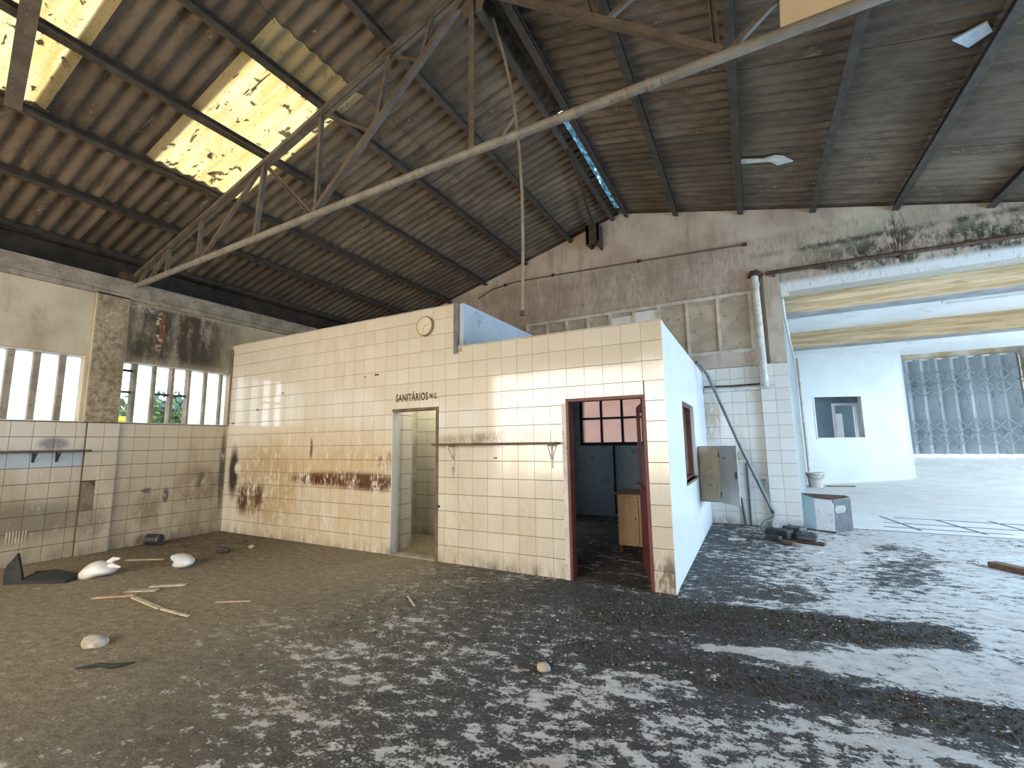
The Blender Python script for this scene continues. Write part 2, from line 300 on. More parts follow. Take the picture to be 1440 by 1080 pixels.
M['clock_rim'] = plain('brown_clock_rim', (0.24, 0.18, 0.105), (0.32, 0.25, 0.15), 0.5, 9)
M['paint_text'] = plain('brown_sign_paint', (0.055, 0.03, 0.015), (0.09, 0.05, 0.025), 0.7, 20)
M['bare'] = plain('bare_brown_render', (0.15, 0.11, 0.075), (0.22, 0.17, 0.12), 0.95, 10)
M['board_beige'] = plain('beige_board', (0.58, 0.46, 0.30), (0.66, 0.54, 0.37), 0.7, 2)
M['foam'] = plain('pale_sealing_foam', (0.45, 0.45, 0.40), (0.60, 0.60, 0.55), 0.9, 9)
M['plastic_blue'] = plain('pale_blue_plastic_scrap', (0.40, 0.50, 0.60), (0.55, 0.64, 0.72), 0.4, 8)
M['foliage'] = plain('tree_foliage', (0.05, 0.10, 0.03), (0.12, 0.19, 0.06), 0.7, 5)
M['foliage_blue'] = plain('blue_green_foliage', (0.05, 0.11, 0.10), (0.10, 0.18, 0.17), 0.7, 5)
M['bark'] = plain('tree_bark', (0.10, 0.07, 0.05), (0.16, 0.12, 0.08), 0.9, 9)
M['yellow'] = plain('yellow_skip_paint', (0.75, 0.62, 0.05), (0.82, 0.70, 0.09), 0.5, 3)
M['yard'] = plain('sunlit_yard', (0.45, 0.43, 0.38), (0.55, 0.52, 0.46), 0.95, 0.6)
M['moss'] = plain('moss_clump', (0.035, 0.024, 0.011), (0.06, 0.042, 0.018), 1.0, 30)
M['clod'] = plain('dark_dirt_clod', (0.030, 0.027, 0.024), (0.075, 0.068, 0.06), 1.0, 25)
M['flake'] = plain('pale_paint_flake', (0.45, 0.42, 0.38), (0.62, 0.58, 0.53), 0.8, 20)
M['brick'] = plain('orange_timber', (0.34, 0.22, 0.13), (0.44, 0.31, 0.20), 0.9, 14)

# ------------------------------------------------------------------ mesh helpers
def link(o): COL.objects.link(o); return o
def wloc(o):
    v = Vector((0, 0, 0))
    while o is not None: v += o.location; o = o.parent
    return v
class MB:
    def __init__(s): s.v = []; s.f = []
    def add(s, vs, fs):
        k = len(s.v); s.v += [tuple(v) for v in vs]; s.f += [tuple(i + k for i in f) for f in fs]; return s
    def box(s, x0, x1, y0, y1, z0, z1):
        return s.add([(x0, y0, z0), (x1, y0, z0), (x1, y1, z0), (x0, y1, z0), (x0, y0, z1), (x1, y0, z1), (x1, y1, z1), (x0, y1, z1)],
            [(0, 3, 2, 1), (4, 5, 6, 7), (0, 1, 5, 4), (1, 2, 6, 5), (2, 3, 7, 6), (3, 0, 4, 7)])
    def prism(s, poly, off):
        """polygon (3-D points) swept by the vector off"""
        n = len(poly); p = [Vector(a) for a in poly]; o = Vector(off)
        nrm = sum(((p[i] - p[0]).cross(p[i + 1] - p[0]) for i in range(1, n - 1)), Vector())
        if nrm.dot(o) > 0: p = p[::-1]
        return s.add(p + [a + o for a in p], [tuple(range(n)), tuple(range(2 * n - 1, n - 1, -1))] + [(i, i + n, (i + 1) % n + n, (i + 1) % n) for i in range(n)])
    def bar(s, a, b, w, h, up=(0, 0, 1)):
        """rectangular bar a->b, w sideways, h along up"""
        a = Vector(a); b = Vector(b); d = (b - a).normalized(); u = Vector(up)
        sd = d.cross(u)
        if sd.length < 1e-4: sd = d.cross(Vector((1, 0, 0)))
        sd.normalize(); u = sd.cross(d).normalized()
        c = [a + sd * sx * w / 2 + u * sy * h / 2 for sx, sy in ((-1, -1), (1, -1), (1, 1), (-1, 1))]
        return s.prism(c, b - a)
    def angle(s, a, b, w, t=0.008, up=(0, 0, 1)):
        """L-section steel angle"""
        a = Vector(a); b = Vector(b); d = (b - a).normalized(); u = Vector(up); sd = d.cross(u)
        if sd.length < 1e-4: sd = d.cross(Vector((0, 1, 0)))
        sd.normalize(); u = sd.cross(d).normalized()
        pts = [(0, 0), (w, 0), (w, t), (t, t), (t, w), (0, w)]
        k = len(s.v); P = [a + sd * (x - w / 2) + u * (y - w / 2) for x, y in pts]
        n = 6; V = P + [p + (b - a) for p in P]
        F = [(i, (i + 1) % n, (i + 1) % n + n, i + n) for i in range(n)] + [(3, 2, 1, 0), (5, 4, 3, 0), (6, 7, 8, 9), (6, 9, 10, 11)]
        return s.add(V, F)
    def tube(s, pts, r, n=10, cap=True):
        P = [Vector(p) for p in pts]; rr = r if hasattr(r, '__len__') else [r] * len(P); k = len(s.v); vs = []
        ref = None
        for i, p in enumerate(P):
            d = ((P[min(i + 1, len(P) - 1)] - P[max(i - 1, 0)])).normalized()
            if ref is None: ref = Vector((0, 0, 1)) if abs(d.z) < 0.9 else Vector((1, 0, 0))
            a = d.cross(ref).normalized(); b = a.cross(d).normalized(); ref = b
            vs += [p + (a * math.cos(t) + b * math.sin(t)) * rr[i] for t in (2 * math.pi * j / n for j in range(n))]
        fs = []
        for i in range(len(P) - 1):
            for j in range(n): fs.append((i * n + j, i * n + (j + 1) % n, (i + 1) * n + (j + 1) % n, (i + 1) * n + j))
        if cap: fs += [tuple(range(n - 1, -1, -1)), tuple((len(P) - 1) * n + j for j in range(n))]
        return s.add(vs, fs)
    def lathe(s, c, prof, n=20):
        """profile of (radius, height) turned about the vertical through c"""
        vs = []; fs = []
        for (r, h) in prof: vs += [(c[0] + r * math.cos(2 * math.pi * j / n), c[1] + r * math.sin(2 * math.pi * j / n), c[2] + h) for j in range(n)]
        for i in range(len(prof) - 1):
            for j in range(n): fs.append((i * n + j, i * n + (j + 1) % n, (i + 1) * n + (j + 1) % n, (i + 1) * n + j))
        return s.add(vs, fs)
    def disc(s, c, nrm, r, t, n=24):
        c = Vector(c); d = Vector(nrm).normalized(); return s.tube([c, c + d * t], r, n)
    def lump(s, c, r, seed=0, sub=2, flat=0.6, amp=0.25):
        bm = bmesh.new(); bmesh.ops.create_icosphere(bm, subdivisions=sub, radius=1.0)
        rs = random.Random(seed); ph = [(Vector((rs.gauss(0, 1), rs.gauss(0, 1), rs.gauss(0, 1))) * 1.6, rs.random() * 6) for _ in range(5)]
        vs = []
        for v in bm.verts:
            k = 1 + amp * sum(math.sin(v.co.dot(a) + p) for a, p in ph) / 2.2
            vs.append((c[0] + v.co.x * r[0] * k, c[1] + v.co.y * r[1] * k, c[2] + max(v.co.z * r[2] * k, -r[2] * flat)))
        fs = [tuple(x.index for x in f.verts) for f in bm.faces]; bm.free()
        return s.add(vs, fs)
    def mesh(s, name, mat=None, smooth=False, off=(0, 0, 0)):
        me = bpy.data.meshes.new(name); o = Vector(off)
        me.from_pydata([(v[0] - o.x, v[1] - o.y, v[2] - o.z) for v in s.v], [], s.f)
        if mat is not None: me.materials.append(mat)
        if smooth:
            me.polygons.foreach_set('use_smooth', [True] * len(me.polygons))
            try: me.set_sharp_from_angle(angle=RAD(40))
            except Exception: pass
        me.update(); return me
    def obj(s, name, mat, parent=None, smooth=False, loc=None):
        """link as one object; its origin sits at loc (default: the parent's place, or the base of its box)"""
        m = M[mat] if isinstance(mat, str) else mat
        if loc is None:
            if parent is not None: base = wloc(parent)
            else:
                a = np.array(s.v); lo = a.min(0); hi = a.max(0); base = Vector(((lo[0] + hi[0]) / 2, (lo[1] + hi[1]) / 2, lo[2]))
        else: base = Vector(loc)
        o = bpy.data.objects.new(name, s.mesh(name, m, smooth, base))
        if parent is not None: o.parent = parent; o.location = base - wloc(parent)
        else: o.location = base
        return link(o)
def bevel(o, w=0.004, seg=1):
    m = o.modifiers.new('bevel', 'BEVEL'); m.width = w; m.segments = seg; m.limit_method = 'ANGLE'; m.angle_limit = RAD(35); return o
def thing(name, label, cat, loc, group=None):
    o = bpy.data.objects.new(name, None); link(o); o.location = loc; o.empty_display_size = 0.1
    o['label'] = label; o['category'] = cat
    if group: o['group'] = group
    return o
def tag(o, label, cat, group=None):
    o['label'] = label; o['category'] = cat
    if group: o['group'] = group
    return o
def struct(o, label=None, cat=None):
    o['kind'] = 'structure'
    if label: o['label'] = label
    if cat: o['category'] = cat
    return o
def sroot(name, loc, label=None, cat=None):
    o = bpy.data.objects.new(name, None); link(o); o.location = loc; return struct(o, label, cat)
def rect_cut(r, holes):
    """rectangle minus axis-aligned holes -> list of rectangles (u0,u1,v0,v1)"""
    out = [r]
    for h in holes:
        nxt = []
        for (a, b, c, d) in out:
            if h[0] >= b or h[1] <= a or h[2] >= d or h[3] <= c: nxt.append((a, b, c, d)); continue
            if a < h[0]: nxt.append((a, h[0], c, d))
            if h[1] < b: nxt.append((h[1], b, c, d))
            m0 = max(a, h[0]); m1 = min(b, h[1])
            if c < h[2]: nxt.append((m0, m1, c, h[2]))
            if h[3] < d: nxt.append((m0, m1, h[3], d))
        out = nxt
    return out
# unit tile, centred, front face at +Z of local frame
def unit_tile():
    mb = MB(); c = 0.007
    a = [(-.5, -.5, 0), (.5, -.5, 0), (.5, .5, 0), (-.5, .5, 0)]
    b = [(x, y, 0.75) for x, y, _ in a]; f = [(x * (1 - 2 * c), y * (1 - 2 * c), 1.0) for x, y, _ in a]
    mb.add(a + b + f, [(i, (i + 1) % 4, (i + 1) % 4 + 4, i + 4) for i in range(4)] + [(i + 4, (i + 1) % 4 + 4, (i + 1) % 4 + 8, i + 8) for i in range(4)] + [(8, 9, 10, 11)])
    return mb
TILE_ME = {}
def tiles(parent, rects, frame, mat, gap=(0.004, 0.007), thick=0.008, limit=300, key=None, matf=None):
    """lay tiles on a plane; frame = (origin, u axis, v axis, normal); the nearest `limit` are parts, the rest one stuff part"""
    O, U, V, N = (Vector(a) for a in frame)
    eye = Vector((0, 0, 1.55))
    lst = []
    for r in rects:
        wd = r[1] - r[0] - gap[0]; ht = r[3] - r[2] - gap[1]
        if wd < 0.012 or ht < 0.012: continue
        c = O + U * (r[0] + r[1]) / 2 + V * (r[2] + r[3]) / 2
        lst.append(((c - eye).length, c, wd, ht, r))
    lst.sort(key=lambda a: a[0])
    rot0 = Matrix((U, V, N)).transposed()
    rest = MB()
    for i, (d, c, wd, ht, r) in enumerate(lst):
        mm = (matf(r) if matf else None) or mat
        rx = rng.normal(0, 0.0014); ry = rng.normal(0, 0.0014)
        rot = rot0 @ Matrix.Rotation(rx, 3, 'X') @ Matrix.Rotation(ry, 3, 'Y')
        th = thick * (1 + 0.15 * rng.random())
        if i < limit:
            if mm not in TILE_ME: TILE_ME[mm] = unit_tile().mesh('tile', M[mm])
            o = bpy.data.objects.new('tile', TILE_ME[mm]); o.parent = parent; link(o)
            o.matrix_local = Matrix.Translation(c - wloc(parent)) @ rot.to_4x4() @ Matrix.Diagonal((wd, ht, th, 1))
        else:
            u = unit_tile(); rest.add([c + rot @ Vector((v[0] * wd, v[1] * ht, v[2] * th)) for v in u.v], u.f)
    if rest.v:
        o = rest.obj('tiles', mat, parent); o['kind'] = 'stuff'
def grid_rects(u0, u1, v0, v1, du, dv, holes=(), ustart=None):
    out = []; us = [u0]; x = u0 if ustart is None else ustart
    while x < u1 - 1e-4:
        x += du
        if x > u0 + 1e-4: us.append(min(x, u1))
    vs = [v0]; z = v0
    while z < v1 - 1e-4: z += dv; vs.append(min(z, v1))
    for a, b in zip(us, us[1:]):
        for c, d in zip(vs, vs[1:]): out += rect_cut((a, b, c, d), holes)
    return out
X3, Y3, Z3 = Vector((1, 0, 0)), Vector((0, 1, 0)), Vector((0, 0, 1))

# fractal value noise on arrays
def vnoise(x, y, seed=0):
    xi = np.floor(x).astype(int); yi = np.floor(y).astype(int); xf = x - xi; yf = y - yi
    def h(a, b):
        n = (a * 374761393 + b * 668265263 + seed * 144269) & 0x7fffffff
        n = ((n ^ (n >> 13)) * 1274126177) & 0x7fffffff
        return ((n ^ (n >> 16)) & 0xffff) / 65535.0
    sx = xf * xf * (3 - 2 * xf); sy = yf * yf * (3 - 2 * yf)
    return (h(xi, yi) * (1 - sx) + h(xi + 1, yi) * sx) * (1 - sy) + (h(xi, yi + 1) * (1 - sx) + h(xi + 1, yi + 1) * sx) * sy
def fbm(x, y, oct=4, seed=0, rough=0.55):
    s = 0; a = 1; t = 0
    for i in range(oct): s = s + a * vnoise(x * 2 ** i, y * 2 ** i, seed + i * 17); t += a; a *= rough
    return s / t
def sstep(v, a, b):
    t = np.clip((v - a) / (b - a), 0, 1); return t * t * (3 - 2 * t)

# ------------------------------------------------------------------ hall floor with its layer of dirt
def seg_band(x, y, a, b, w0, w1):
    ax, ay = a; bx, by = b; dx, dy = bx - ax, by - ay; L2 = dx * dx + dy * dy
    t = np.clip(((x - ax) * dx + (y - ay) * dy) / L2, 0, 1)
    d = np.hypot(x - ax - t * dx, y - ay - t * dy); wd = w0 + (w1 - w0) * t
    return np.clip(1 - d / wd, 0, 1)
def dirt_at(x, y):
    D = 0.76 + 0 * x
    D = D + 0.12 * sstep(-x, 2.6, 5.0)                                  # thick brown dust on the left
    D = D - 0.10 * sstep(y, 3.2, 2.3) * sstep(x, -3.8, -2.2)            # worn floor by the photographer
    D = D - 0.17 * sstep(x, -1.8, -0.4) * sstep(y, 3.35, 2.9)
    right = sstep(x + 0.35 * (y - 5.0) * (y < 5.0), -0.6, 1.0) * sstep(y, 3.2, 4.0)
    D = D - 0.56 * right
    wob = 0.35 * (fbm(x * 1.6, y * 1.6, 3, 77) - 0.5); xw, yw = x + wob, y + 0.8 * wob
    D = np.maximum(D, 0.98 * sstep(seg_band(xw, yw, (-1.3, 4.35), (1.1, 4.80), 0.75, 0.34), 0.0, 0.6))
    D = np.maximum(D, 0.94 * sstep(seg_band(xw, yw, (-1.2, 3.38), (1.7, 3.58), 0.42, 0.26), 0.0, 0.6))
    D = np.minimum(D, 1 - 0.88 * sstep(seg_band(xw, yw, (-0.50, 3.80), (2.0, 4.42), 0.08, 0.62), 0.0, 0.7))
    D = np.minimum(D, 1 - 0.6 * sstep(seg_band(xw, yw, (0.1, 3.10), (1.3, 3.18), 0.05, 0.16), 0.0, 0.8))
    D = np.maximum(D, 0.60 * sstep(seg_band(xw, yw, (1.15, 5.9), (1.7, 8.1), 0.55, 0.8), 0.0, 0.9))
    D = np.maximum(D, 0.50 * sstep(seg_band(xw, yw, (-0.75, 5.2), (-0.6, 9.2), 1.25, 0.8), 0.0, 0.7))
    D = np.maximum(D, 0.72 * sstep(seg_band(xw, yw, (-0.75, 5.0), (0.2, 5.5), 0.6, 0.5), 0.0, 0.7))
    D = D + 0.46 * (fbm(x * 0.9 + 3, y * 1.4, 4, 5, 0.65) - 0.5)
    return np.clip(D, 0.02, 1.0)
def floor_mesh(name, xs, ys, zf, mat, dirt=True):
    X, Y = np.meshgrid(xs, ys); Z = zf(X, Y); nx, ny = len(xs), len(ys)
    v = np.stack([X.ravel(), Y.ravel(), Z.ravel()], 1)
    i = np.arange(nx * ny).reshape(ny, nx)
    f = np.stack([i[:-1, :-1].ravel(), i[:-1, 1:].ravel(), i[1:, 1:].ravel(), i[1:, :-1].ravel()], 1)
    me = bpy.data.meshes.new(name); me.from_pydata(v.tolist(), [], f.tolist())
    at = me.attributes.new('dirt', 'FLOAT', 'POINT')
    at.data.foreach_set('value', (dirt_at(X, Y) if dirt is True else dirt(X, Y)).ravel().astype(np.float32))
    me.materials.append(mat); me.polygons.foreach_set('use_smooth', [True] * len(me.polygons)); me.update()
    return link(bpy.data.objects.new(name, me))
def floor_mat():
    t = NT('dirty_concrete_floor'); x, y, z = t.xyz()
    D = t.new('ShaderNodeAttribute', attribute_name='dirt').outputs['Fac']
    rot = t.new('ShaderNodeVectorRotate', rotation_type='Z_AXIS'); t.l.new(t.pos, rot.inputs['Vector']); rot.inputs['Angle'].default_value = -0.16
    v = t.scale(rot.outputs[0], (0.72, 1.15, 1))
    n1 = t.noise(2.2, v, detail=8, rough=0.66, dist=0.2); n2 = t.noise(11.0, v, detail=8, rough=0.70); n3 = t.noise(48, detail=6, rough=0.7); n4 = t.noise(190, detail=3)
    def sub(n, k): return t.math('MULTIPLY', t.math('SUBTRACT', n, 0.5), k)
    k = t.math('ADD', t.math('ADD', D, sub(n1, 1.5)), t.math('ADD', sub(n2, 2.6), sub(n3, 1.3)))
    a = t.mr(k, 0.45, 0.56)
    clean = t.mix(t.mr(n2, 0.35, 0.68), (0.70, 0.67, 0.63), (0.46, 0.44, 0.415))
    clean = t.mix(t.mr(t.noise(1.7, detail=5), 0.50, 0.66, 0.0, 0.6), clean, (0.54, 0.43, 0.37))
    brown = t.mr(t.math('ADD', x, sub(n1, 2.4)), -1.8, -5.2)
    brown2 = t.mr(t.math('ADD', x, sub(n1, 2.4)), -0.6, -4.2)
    clean = t.mix(t.math('MULTIPLY', brown, 0.75), clean, (0.42, 0.35, 0.24))
    d1 = t.mix(brown2, (0.038, 0.036, 0.035), (0.115, 0.100, 0.074))
    d1 = t.mix(brown, d1, (0.21, 0.165, 0.10))
    d2 = t.mix(brown2, (0.115, 0.110, 0.104), (0.26, 0.225, 0.165))
    d2 = t.mix(brown, d2, (0.46, 0.38, 0.25))
    m = t.noise(13, v, detail=10, rough=0.78)
    dirt = t.mix(t.mr(t.math('ADD', t.math('MULTIPLY', m, 0.7), t.math('MULTIPLY', n3, 0.3)), 0.36, 0.66), d1, d2)
    dirt = t.mix(t.mr(n4, 0.52, 0.72, 0.0, 0.55), dirt, t.mix(brown2, (0.16, 0.152, 0.144), (0.34, 0.29, 0.21)))
    dk = t.math('MULTIPLY', t.mr(t.noise(19, v, detail=7, rough=0.7), 0.60, 0.70), 0.6)
    dirt = t.mix(dk, dirt, t.mix(brown, (0.018, 0.017, 0.016), (0.06, 0.046, 0.03)))
    moss = t.math('MULTIPLY', t.math('MULTIPLY', t.mr(t.noise(2.6, detail=8, rough=0.75), 0.57, 0.67), t.mr(x, -2.4, -0.8)), t.mr(D, 0.7, 0.95))
    dirt = t.mix(t.math('MULTIPLY', moss, 0.65), dirt, (0.050, 0.034, 0.016))
    corner = t.math('MULTIPLY', t.mr(x, -5.0, -7.5), t.mr(y, 2.4, 3.8)); dirt = t.mix(t.math('MULTIPLY', corner, t.mr(m, 0.3, 0.7, 0.8, 0.3)), dirt, (0.085, 0.056, 0.032))
    c = t.mix(a, clean, dirt)
    fl = t.mr(t.math('ADD', t.math('MULTIPLY', t.noise(22, v, detail=6, rough=0.65), 0.6), t.math('MULTIPLY', t.noise(60, detail=4), 0.4)), 0.555, 0.60)
    fl = t.math('MULTIPLY', fl, t.mr(t.noise(1.1, v, detail=5), 0.34, 0.56))
    fc = t.mix(brown, (0.50, 0.46, 0.41), (0.38, 0.325, 0.23))
    c = t.mix(t.math('MULTIPLY', fl, t.mr(D, 1.02, 0.6, 0.30, 0.8)), c, fc)
    h = t.math('ADD', t.math('MULTIPLY', a, t.math('ADD', 0.35, t.math('MULTIPLY', n3, 1.3))), t.math('ADD', t.math('MULTIPLY', n4, 0.3), t.math('MULTIPLY', m, 1.1)))
    t.bump(h, 1.0, 0.022)
    return t.set(c, t.mr(a, 0.0, 1.0, 0.6, 0.95), spec=0.3)
M['floor'] = floor_mat()
def hall_z(X, Y):
    D = np.clip(dirt_at(X, Y) - 0.55, 0, 0.5)
    near = np.exp(-((X + 0.9) ** 2 / 18 + (Y - 4) ** 2 / 14))
    return (D * 0.035 * (fbm(X * 5, Y * 5, 3, 9)) + 0.0) * near + 0.0
struct(floor_mesh('floor', np.arange(-9.0, 6.81, 0.055), np.arange(-4.6, 9.81, 0.055), hall_z, M['floor']),
       'dirty concrete floor of the hall, brown dust left and worn pale right', 'floor')
def annex_mat():
    t = NT('annex_pale_floor'); x, y, z = t.xyz()
    n1 = t.noise(1.4, t.scale(t.pos, (1, 1.6, 1)), detail=8, rough=0.7); n2 = t.noise(9, detail=6, rough=0.7)
    c = t.mix(t.mr(n1, 0.35, 0.65), (0.74, 0.72, 0.69), (0.62, 0.61, 0.59))
    c = t.mix(t.math('MULTIPLY', t.mr(n2, 0.56, 0.72), 0.6), c, (0.26, 0.26, 0.27))
    t.bump(n2, 0.4, 0.01); return t.set(c, 0.75, spec=0.3)
M['annex_floor'] = annex_mat()
def annex_z(X, Y): return 0.87 * np.clip((Y - 17.5) / 4.5, 0, 1) ** 2.2
af = struct(floor_mesh('floor_annex', np.arange(0.0, 12.6, 0.3), np.arange(9.8, 24.2, 0.3), annex_z, M['annex_floor'], dirt=lambda X, Y: X * 0), 'pale concrete floor of the annex rising to the gate', 'floor')

for a_, b_ in (((1.9, 10.2), (3.5, 10.15)), ((2.0, 10.7), (5.0, 10.6)), ((2.3, 11.4), (4.2, 11.3)), ((2.1, 11.5), (2.35, 10.0)), ((2.9, 11.4), (3.15, 10.0)), ((3.7, 11.6), (3.9, 9.95)), ((4.8, 11.8), (5.1, 10.0))):
    k = MB(); k.bar((*a_, 0.002), (*b_, 0.002), 0.035, 0.006); k.obj('joint', 'slot_grey', af)

# ------------------------------------------------------------------ left wall: tiled dado, windows, plaster, ledge
WINS = [(-4.0, -2.4), (-2.0, -0.35), (0.15, 1.85 - 0.0), (1.99 - 0.14, 2.79), (3.24, 4.93)]
WINS = [(-4.2, -2.6), (-2.2, -0.6), (0.95, 2.79), (3.24, 4.93), (5.2, 6.2)]
Z0W, Z1W = 1.94, 2.94
lw = MB(); lw.box(XL - 0.25, XL, -4.7, 9.75, 0, Z0W); lw.box(XL - 0.25, XL, -4.7, 9.75, Z1W, 4.2)
ys = [-4.7] + [v for w_ in WINS for v in w_] + [9.75]
for a, b in zip(ys[::2], ys[1::2]): lw.box(XL - 0.25, XL, a, b, Z0W, Z1W)
lw.box(XL, XL + 0.06, 2.83, 3.24, 1.94, 3.95)
WL = struct(lw.obj('wall_left', 'left_plaster', loc=(XL, 2.5, 0)), 'left wall, cream tiles below and stained plaster above a window strip', 'wall')
lp = MB(); lp.box(XL, XL + 0.05, 2.885, 3.27, 0, 1.94); lp.box(XL, XL + 0.001, -4.7, 4.95, 0, 1.94); lp.obj('pilaster', 'grout', WL)
ML = MB(); ML.box(XL - 0.25, XL + 0.10, -4.7, 9.45, 4.0, 4.22); ML.box(XL, XL + 0.06, -4.7, 9.45, 3.93, 4.0); ML.obj('ledge', 'ledge', WL)
lr = []
lr += grid_rects(-1.0, 2.885, 0, 1.93, 0.222, 0.2145)
nicheY = (2.885, 3.03); 
tiles(WL, lr, ((XL, 0, 0), (0, -1, 0), Z3, X3), 'tile_left') if False else None
def ltile(rects, x, limit=300, matf=None):
    tiles(WL, [(-b, -a, c, d) for a, b, c, d in rects], ((x, 0, 0), (0, -1, 0), (0, 0, 1), (1, 0, 0)), 'tile_left', limit=limit, matf=matf)
# (U = -Y so that U x V = +X, the face that looks into the hall)
ltile([r for r in lr if r[1] > 0.3], XL, matf=lambda r: 'tile_left_grey' if (r[2] > 1.25 and r[3] < 1.52 and -r[1] < 2.9) else None)
ltile(grid_rects(2.885, 3.27, 0, 1.93, 0.2, 0.2145, holes=[(2.89, 3.04, 0.64, 1.06)]), XL + 0.05)
ltile(grid_rects(3.28, 4.94, 0, 1.93, 0.2085, 0.2145), XL)
nb = MB(); nb.prism([(XL + 0.05, 2.892, 0.645), (XL + 0.05, 3.035, 0.645), (XL + 0.05, 3.035, 0.98), (XL + 0.05, 2.96, 1.055), (XL + 0.05, 2.892, 1.05)], (0.004, 0, 0)); nb.obj('bare_patch', 'bare', WL)
vg = MB()
for i in range(7): vg.box(XL + 0.008, XL + 0.016, 2.19 + i * 0.03, 2.206 + i * 0.03, 0.30, 0.46)
vg.obj('vent_grille', 'wood_pale', WL)
# eave behind the ledge, the shade of the gap put into its dark colour
ev = MB(); ev.box(-9.75, -9.3, -4.7, 9.75, 4.0, 5.2); ev.box(-9.3, XL - 0.25, -4.7, 9.75, 4.0, 4.1); struct(ev.obj('trim_1', 'eave_shade'), 'eave recess between ledge and roof on the left, its shade painted dark', 'eave')
# glazing: flat concrete fins with panes between, one opening after the other
def strip_window(nm, y0, y1, edges, clear, lab):
    root = sroot(nm, (XL - 0.12, (y0 + y1) / 2, Z0W), lab, 'window')
    fr = MB(); fr.box(XL - 0.2, XL - 0.05, y0, y1, Z0W, Z0W + 0.015); fr.box(XL - 0.2, XL - 0.05, y0, y1, Z1W - 0.02, Z1W); fr.obj('window_frame', 'white_pipe', root)
    for i, (a, b) in enumerate(edges):
        p = MB(); p.box(XL - 0.135, XL - 0.125, a, b, Z0W + 0.01, Z1W - 0.01)
        p.obj('pane', 'clear_glass' if i in clear else 'frosted', root)
        if i in clear:
            q_ = MB(); q_.box(XL - 0.15, XL - 0.11, a, b, Z0W + 0.49, Z0W + 0.525)
            if i == 0: q_.box(XL - 0.15, XL - 0.11, a, b, Z1W - 0.16, Z1W - 0.12)
            q_.obj('transom', 'purlin', root)
    for (a, b), (c, d) in zip(edges, edges[1:]):
        mfin = MB(); mfin.box(XL - 0.2, XL - 0.06, b, c, Z0W, Z1W); mfin.obj('mullion', 'ledge', root)
strip_window('window_1', 0.95, 2.79, [(0.96, 1.18), (1.235, 1.46), (1.515, 1.74), (1.795, 2.005), (2.075, 2.265), (2.33, 2.535), (2.60, 2.78)], (), 'frosted strip window on the left wall before the pilaster')
strip_window('window_2', 3.24, 4.93, [(3.25, 3.43), (3.475, 3.70), (3.745, 3.975), (4.015, 4.24), (4.275, 4.51), (4.55, 4.785), (4.82, 4.92)], (0, 2, 3), 'strip window beside the tiled cabin with three clear panes')
strip_window('window_3', -2.2, -0.6, [(-2.19, -1.4), (-1.36, -0.61)], (), 'frosted strip window on the left wall behind the photographer')
strip_window('window_4', -4.2, -2.6, [(-4.19, -3.4), (-3.36, -2.61)], (), 'second frosted strip window behind the photographer')

strip_window('window_7', 5.2, 6.2, [(5.21, 5.68), (5.72, 6.19)], (), 'frosted strip window of the washroom on the left wall')

# ------------------------------------------------------------------ gable (back) wall with the wide opening to the annex
YG = 9.45; TH = 0.30; XR = -2.27; ZR = 6.49; SL, SR = 0.265, 0.235
def roof_z(x): return ZR + (SL * (x - XR) if x < XR else -SR * (x - XR))
XO = 0.64; ZO = 4.25
gw = MB()
hole = (-3.35, -1.95, 1.46, 2.52)
for (a, b, c, d) in rect_cut((-9.3, XO, 0, ZO), [hole]): gw.box(a, b, YG, YG + TH, c, d)
gw.prism([(-9.3, YG, ZO), (7.0, YG, ZO), (7.0, YG, roof_z(7.0) + .1), (XR, YG, ZR + .1), (-9.3, YG, roof_z(-9.3) + .1)], (0, TH, 0))
gw.box(6.6, 7.0, YG, YG + TH, 0, ZO)
WB = struct(gw.obj('wall_back', 'gable', loc=(-1, YG, 0)), 'grey rendered gable wall with a wide opening to the annex', 'wall')
# pilaster beside the opening and a flat band over the tiles
pb = MB(); pb.box(0.38, XO, YG - 0.07, YG, 2.9, 4.62); pb.box(0.18, XO, YG - 0.10, YG, 0, 2.52); pb.obj('pilaster', 'gable', WB)
# recessed course lines as thin fillets
for zc in (5.07, 4.62):
    l_ = MB(); l_.box(-8.8, 0.3, YG - 0.012, YG, zc - 0.012, zc + 0.012); l_.obj('fillet', 'gable', WB)
l_ = MB(); l_.box(-3.9, -3.84, YG - 0.03, YG, 5.42, 6.05); l_.obj('fillet', 'gable', WB)
# bricked-up clerestory: rails, mullions and infill panels
mx = [-4.6, -4.08, -3.6, -3.08, -2.58, -2.06, -1.55, -1.0, -0.43, 0.13]
rr_ = MB(); rr_.box(-4.64, 0.17, YG - 0.05, YG, 4.30, 4.37); rr_.obj('rail', 'mould_trim', WB)
rr_ = MB(); rr_.box(-4.64, 0.17, YG - 0.05, YG, 3.19, 3.26); rr_.obj('rail', 'mould_trim', WB)
rr_ = MB(); rr_.box(-4.64, 0.17, YG - 0.02, YG, 2.93, 3.19); rr_.obj('sill_band', 'gable', WB)
for i, x in enumerate(mx):
    m_ = MB(); m_.box(x - 0.03, x + 0.03, YG - 0.05, YG, 3.26, 4.30); m_.obj('mullion', 'mould_trim', WB)
    if i < len(mx) - 1:
        p_ = MB(); wht = i in (4, 5); p_.box(x + 0.03, mx[i + 1] - 0.03, YG - (0.025 if wht else 0.012), YG, 3.26, 4.27 if i == 5 else 4.22)
        p_.obj('infill_panel', 'infill_white' if wht else 'infill', WB)
